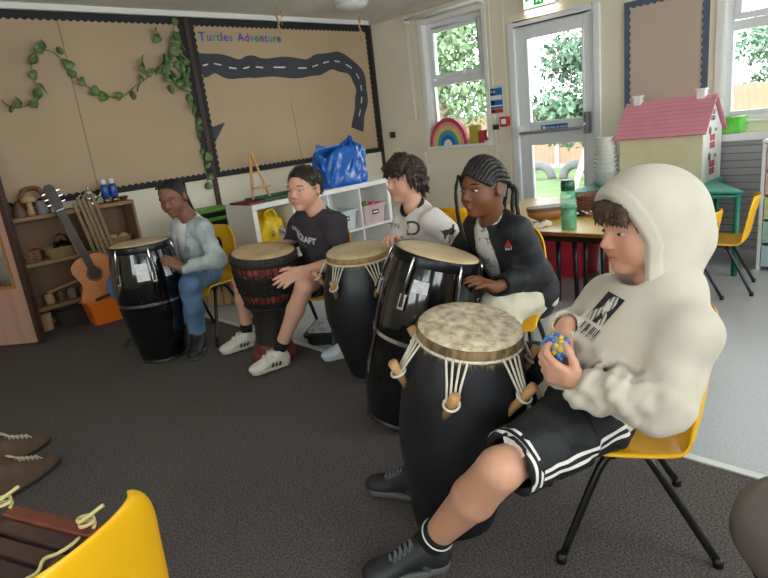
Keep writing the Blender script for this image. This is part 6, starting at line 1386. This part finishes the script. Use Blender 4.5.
S.cap(c.neck+c.lat*.06-c.front*.03, c.neck+c.lat*.055+c.front*.05-c.up*.02, .022, .018, .015); S.cap(c.neck-c.lat*.06-c.front*.03, c.neck-c.lat*.055+c.front*.05-c.up*.02, .022, .018, .015); S.cap(c.neck+c.lat*.06-c.front*.03, c.neck-c.lat*.06-c.front*.03, .022, .022, .015)
neckhole(S, c, .054, .02); S.cap(c.C+c.front*.15+c.up*.03, c.P+c.up*.12+c.front*.17, .10, .095, .008, 's'); S.cap(c.P+c.up*.12+c.front*.17, c.P+c.front*.17-c.up*.1, .095, .09, .008, 's')
S.plane(c.P-c.up*.13, -c.up); S.wrinkle(.005, 42, 44); jk = S.build('zip_jacket', JKT, c.root, c.base)
wp = Wrap(jk, c.base); vd = nrm(c.C-V3(0, 0, 1.25)); vr = nrm(np.cross(vd, UP)); eo = at(508, 243, 2.36)
wp.patch('red_emblem', eo, vr, UP, .032, .03, vd, [M('red_print', 'B5372F', .5)], lambda a, b: 0 if abs(a-.5) < .5*(1-b) else None, jk, 12, 10)
wp.text('emblem_lettering', 'sail', .022, eo-UP*.022, vr, UP, vd, INK_W, jk)
trousers(c, M('cream_trousers', 'CFC4AE', .85, var=.06, bump=.2, bs=80), 'trousers', (.095, .078, .06), 1.85, .004, 8, hipr=(.16, .12, .11))
shoes(c, BSHOE, GSOLE, high=.02)
# ------------------------------------------------------------------ 5 hooded child
c = make_child('child in a cream hoodie and black striped shorts holding a bumpy ball', (1.40, .725, .45), (-.85, .53), at(652, 308, 1.46), at(643, 226, 1.43), look(.985, .17, -.06), .02, hh=.238, sw=.150,
    wrists=(at(582, 385, 1.40), at(566, 326, 1.52)), elbows=(at(660, 402, 1.34), at(574, 352, 1.68)), elbow_pole=((.3, -.7, -.6), (.3, .8, -.6)), ankles=(atz(430, 542, .10), atz(418, 474, .10)), knees=(at(499, 470, 1.40), (1.53, 1.15, .45)), toes=((-.80, .60), tuple(atz(372, 482, .02)-atz(412, 488, .02))), h=.0042)
ball = at(556, 347, 1.455)
body(c, SK_L, 'CE9A7E', 'B06A60', 'CC806E', (dict(f=nrm(at(546, 367, 1.42)-c.wr[0]), n=nrm(TC*.75-UP*.5+IL*-.1), t=UP+IL*-.2, s=1.0, c=(.75, .85, .95, 1.0), sp=.05, tc=.25, to=.7), dict(f=nrm(at(548, 352, 1.50)-c.wr[1]), n=nrm(IL*.75+UP*.35+TC*.1), t=nrm(TC+UP*.3), s=.98, c=(.6, .7, .8, .9), sp=.06, tc=.3, to=.6)), jaw=1.16, wide=1.05, legk=1.14)
add_eyes(c.root, c.H, c.fr, c.hh, c.base, '3A2A1E', 1.03, .34); brows(c, '5A4232', 1.03)
def ex(S, L):
    rg = random.Random(8)
    for k in range(13):
        x = -.24+.48*k/12; e_ = rg.uniform(-.01, .07); S.cap(L(x*.6, .14, .40), L(x*1.0, .385-.9*x*x, .26), c.hh*.04, c.hh*.045, c.hh*.03); S.cap(L(x*1.05, .40-.9*x*x, .26), L(x*1.2, .43-1.3*x*x, .10+e_), c.hh*.045, c.hh*.014, c.hh*.02)
    for s in (-1, 1):
        for k in range(3): S.cap(L(s*.27, .27-.05*k, .2), L(s*(.30), .24-.05*k, .05-.03*k), c.hh*.035, c.hh*.014, c.hh*.03)
hair_cap(c, .012, (.30, .40), (.02, -.02), -.28, 1.0, mat=BROWNH, extra=ex, wr=.0018, seed=12); tufts(c, bpy.data.objects[[o.name for o in c.root.children if o.name.startswith('hair')][0]], 700, .011, BROWNH, lambda a, b, d, r: (a*.5+r.uniform(-.2, .2), b*.4, -1), 5, .002, .08, keep=lambda a, b, d: b > .2 and d < .34)
HOOD = M('cream_sweatshirt_fleece', 'CBC1B0', .9, col2='BFB4A2', vs=6, bump=.15, bs=200, sheen=.2)
l, f, u = c.fr; hh = c.hh; L = lambda x, y_, z: c.H+hh*(x*l+y_*f+z*u)
S = Solid(c.lo-.05, c.hi+.05, .0045); torso(S, c, .153, .118, .138, .152, .12, k=.06, belly=.005)
for i in (0, 1):
    S.cap(c.sh[i], c.el[i], .066, .058, .045); e = c.wr[i]+(c.el[i]-c.wr[i])*.10; dn = nrm(c.wr[i]-c.el[i])
    S.cap(c.el[i], c.el[i]*.35+e*.65, .058, .05, .04); S.cap(c.el[i]*.35+e*.65, e, .052, .048, .03)
S.wrinkle(.010, 30, 55, zone=lambda x, y_, z: np.clip((c.C[2]-.02-z)/.12, .12, 1)); S.wrinkle(.004, 75, 56, zone=lambda x, y_, z: np.clip((c.C[2]-z)/.15, 0, 1))
for i in (0, 1):
    ab_ = c.wr[i]-c.el[i]
    def zn(x, y_, z, a=c.el[i], ab=ab_):
        t_ = np.clip(((x-a[0])*ab[0]+(y_-a[1])*ab[1]+(z-a[2])*ab[2])/(ab@ab), 0, 1); dd_ = np.sqrt((x-a[0]-t_*ab[0])**2+(y_-a[1]-t_*ab[1])**2+(z-a[2]-t_*ab[2])**2); return np.clip((.10-dd_)/.04, 0, 1)*np.clip(t_*4+.2, 0, 1)
    S.wrinkle(.0075, 75, 57+i, dirn=nrm(ab_), zone=zn)
for i in (0, 1):
    e = c.wr[i]+(c.el[i]-c.wr[i])*.06; dn = nrm(c.wr[i]-c.el[i]); S.cone(e-dn*.045, e+dn*.012, .040, .036, .012); S.cone(e-dn*.02, e+dn*.05, .030, .030, 0, 's')
S.plane(c.P-c.up*.045, -c.up)
hoodn = nrm(f*.93-u*.36)
def hood_shell():
    T = Solid(c.H-hh*1.2, c.H+hh*1.2, .004)
    T.ell(L(0, -.08, .08), hh*np.array([.485, .60, .55]), c.fr, .01); T.ell(L(0, -.30, -.22), hh*np.array([.40, .44, .36]), c.fr, hh*.15); T.cap(L(0, .0, -.30), L(0, -.05, -.55), hh*.42, hh*.46, hh*.15)
    T.wrinkle(.003, 26, 61)
    T.ell(L(0, -.06, .08), hh*np.array([.40, .54, .485]), c.fr, .01, 's'); T.cap(L(0, .05, -.20), L(0, .14, -.46), hh*.33, hh*.30, .01, 's')
    T.cap(L(0, .5, -.3), L(0, .40, -.42), hh*.28, hh*.24, .01, 's')
    
    X, Y, Z = T.ax[0][:, None, None]-c.H[0], T.ax[1][None, :, None]-c.H[1], T.ax[2][None, None, :]-c.H[2]
    yy = (X*f[0]+Y*f[1]+Z*f[2])/hh; zz = (X*u[0]+Y*u[1]+Z*u[2])/hh
    dd_ = (np.minimum((yy-.20), (yy-.24-.42*zz)*.92)*hh).astype(np.float32)
    T.V = np.where((dd_ > -.026) & (np.abs(T.V) < .03), T.V-.0022, T.V); T.V = np.maximum(T.V, dd_); return T
# neck ring of the hood, merged into the shoulders
S.cap(c.C+c.up*.0, c.neck+c.up*.02, .105, .092, .05, flat=(c.lat, 1.1)); S.cap(c.neck+c.up*.03+f*.02, L(0, .07, -.40), hh*.25, hh*.25, .02, 's')
hd = S.build('hoodie', HOOD, c.root, c.base)
T = hood_shell(); hs_ = T.build('hood', HOOD, hd, c.base)
wp = Wrap(hd, c.base); PRW = M('pale_print', 'CFC8BC', .7); PRG = M('grey_print', '77736E', .7)
vd = nrm(at(605, 309, 1)-V3(0, 0, CAM_H)); pc = at(605, 309, 1.36); ex_, ey_ = CR*.85-CU*.52, CR*.66+CU*.75
bust = [(-.12, -.5), (-.5, -.5), (-.45, -.2), (-.2, -.02), (-.22, .2), (-.1, .42), (.15, .48), (.3, .3), (.3, .08), (.18, -.05), (.46, -.25), (.5, -.5), (.1, -.5), (.22, -.25), (0, -.12)]
face_ = [(-.12, -.02), (-.1, .2), (.02, .3), (.16, .22), (.16, .0), (.04, -.12)]
def pr_(a, b):
    x, y_ = a-.5, b-.5
    if inpoly(x, y_, face_): return 1
    if inpoly(x, y_, bust): return 2 if math.sin(a*31+b*17) > -.2 else 1
    return 0
wp.patch('photo_print', pc, ex_, ey_, .046, .086, vd, [INK, PRW, PRG], pr_, hd, 34, 36)
wp.patch('barcode_print', at(588, 333, 1.36), ex_, ey_, .052, .034, vd, [INK], lambda a, b: 0 if (math.sin(a*61)+math.sin(a*23+1) > .1) and (b > .25 or int(a*14) % 2) else None, hd, 60, 6)
SHORT = M('black_sport_shorts', '141417', .7, var=.15, vs=8, bump=.2, bs=90)
sh_ = trousers(c, SHORT, 'shorts', (.098, .080, .05), .90, .004, 7, h=.0045, hipr=(.165, .125, .115), flare=.070)
STW = M('white_stripe_knit', 'DEDAD4', .8)
wp = Wrap(sh_, c.base)
for i in (0, 1):
    d_ = nrm(c.kn[i]-c.hip[i]); e = c.hip[i]+(c.kn[i]-c.hip[i])*.90
    s1 = nrm(np.cross(d_, UP)); s2 = np.cross(s1, d_)
    for k, (o0, o1) in enumerate(((.004, .012), (.020, .027))):
        vs = []; n = 44
        for o_ in (o0, o1):
            for j in range(n):
                q = 2*PI*j/n; dr_ = s1*math.cos(q)+s2*math.sin(q); r = wp.put(e-d_*o_+dr_*.11, -dr_, .002); r = r if r is not None else e-d_*o_+dr_*.072-c.base
                if np.linalg.norm((r+c.base-(e-d_*o_))) > .086: r = e-d_*o_+dr_*.073-c.base
                vs.append(r)
        MB().add(vs, [(j, (j+1) % n, n+(j+1) % n, n+j) for j in range(n)]).build('hem_stripe', STW, sh_, smooth=True)
# side seam stripes on the near leg
d_ = nrm(c.kn[0]-c.hip[0]); sd = nrm(c.left-d_*(c.left@d_)); sd = nrm(sd*.95-UP*.12); sd = nrm(sd-d_*(sd@d_)); tg = np.cross(d_, sd)
for k, off in enumerate((-.011, .011)):
    vs = []; n = 30; ok = True
    for w_ in (-.0052, .0052):
        for j in range(n+1):
            p_ = c.hip[0]-d_*.03+(c.kn[0]-c.hip[0])*(.90*j/n)+d_*.03*(1-j/n)+tg*(off+w_); r = wp.put(p_+sd*.3, -sd, .002); ok = ok and r is not None; vs.append(r if r is not None else p_+sd*.095-c.base)
    MB().add(vs, [(j, j+1, n+2+j, n+1+j) for j in range(n)]).build('side_stripe', STW, sh_, smooth=True)
def btr(c, o, i, heel, d, s, Z):
    for k in range(5):
        q_ = .12+.19*k; a = (c.an[i]+d*.02-UP*.012)*(1-q_)+(heel+d*.15+Z(.036))*q_+nrm(UP*.85+d*.5)*(.0415-.007*q_)
        for sd_ in (-1, 1): MB().tube([a+s*sd_*.024-UP*.012-c.base, a+d*.006+UP*.003-c.base, a+d*.012-s*sd_*.024-UP*.018-c.base], .0036, 5).build('lace', M('grey_lace', '55585A', .8), o)
    MB().tube([heel+d*.015+Z(.07)+s*.0-c.base, heel-d*.004+Z(.06)-c.base], .02, 8).build('heel_tab', M('teal_grey_tab', '5E7472', .7), o, smooth=True)
    for sd_ in (-1, 1): MB().bar(heel+d*.06+Z(.03)+s*sd_*.042-c.base, heel+d*.10+Z(.07)+s*sd_*.036-c.base, .012, .006, up=tuple(s*sd_)).build('side_panel', M('dark_grey_panel', '3A3D3E', .6), o)
shoes(c, BSHOE, GSOLE, high=.0, extra=btr, ln=.25, h=.0038); sock(c, BSOCK, h1=.075, r=.044)
for i in (0, 1):
    u_ = nrm(c.kn[i]-c.an[i]); MB().tube([c.an[i]+u_*.055-c.base+.0465*(nrm(np.cross(u_, UP))*math.cos(q)+np.cross(nrm(np.cross(u_, UP)), u_)*math.sin(q)) for q in np.linspace(0, 2*PI, 28)[:-1]], .0028, 6, closed=True).build('sock_band', STW, c.root, smooth=True)
# bumpy ball in the hands
t = thing('bumpy_ball', 'blue and yellow bumpy ball held by the hooded child', 'ball', ball)
MB().ball((0, 0, 0), .029, 16).build('ball_core', M('ball_grey', '9A9A90', .5), t, smooth=True)
cols = [M('ball_blue', '2F6FC0', .45), M('ball_yellow', 'E2BC3E', .45), M('ball_blue2', '4F8FD0', .45)]
for k in range(46):
    z = 1-2*(k+.5)/46; q = k*2.39996; r = math.sqrt(1-z*z); MB().ball((.031*r*math.cos(q), .031*r*math.sin(q), .031*z), .0068, 8).build('bump', cols[(k*7//3) % 3], t, smooth=True)
# small box of magazines on the floor under the boys' chairs
t = thing('magazine_box', 'low black and yellow box with a colourful magazine on the floor', 'box', (*atz(328, 330, .05)[:2], 0), .6)
tub(t, .13, .10, .14, .11, .07, BLACKP); MB().box((-.142, -.112, .055), (.142, -.108, .078)).build('yellow_edge', YEL, t)
tag(MB().box((-.12, -.09, 0), (.12, .09, .02)).build('magazine', M('magazine_cover', 'C9C4BA', .5, col2='7A94A8', vs=25)), 'colourful magazine lying in the low black box', 'magazine').location = (*atz(328, 330, .05)[:2], .076)
bpy.data.objects['magazine'].rotation_euler = (0, 0, .6)
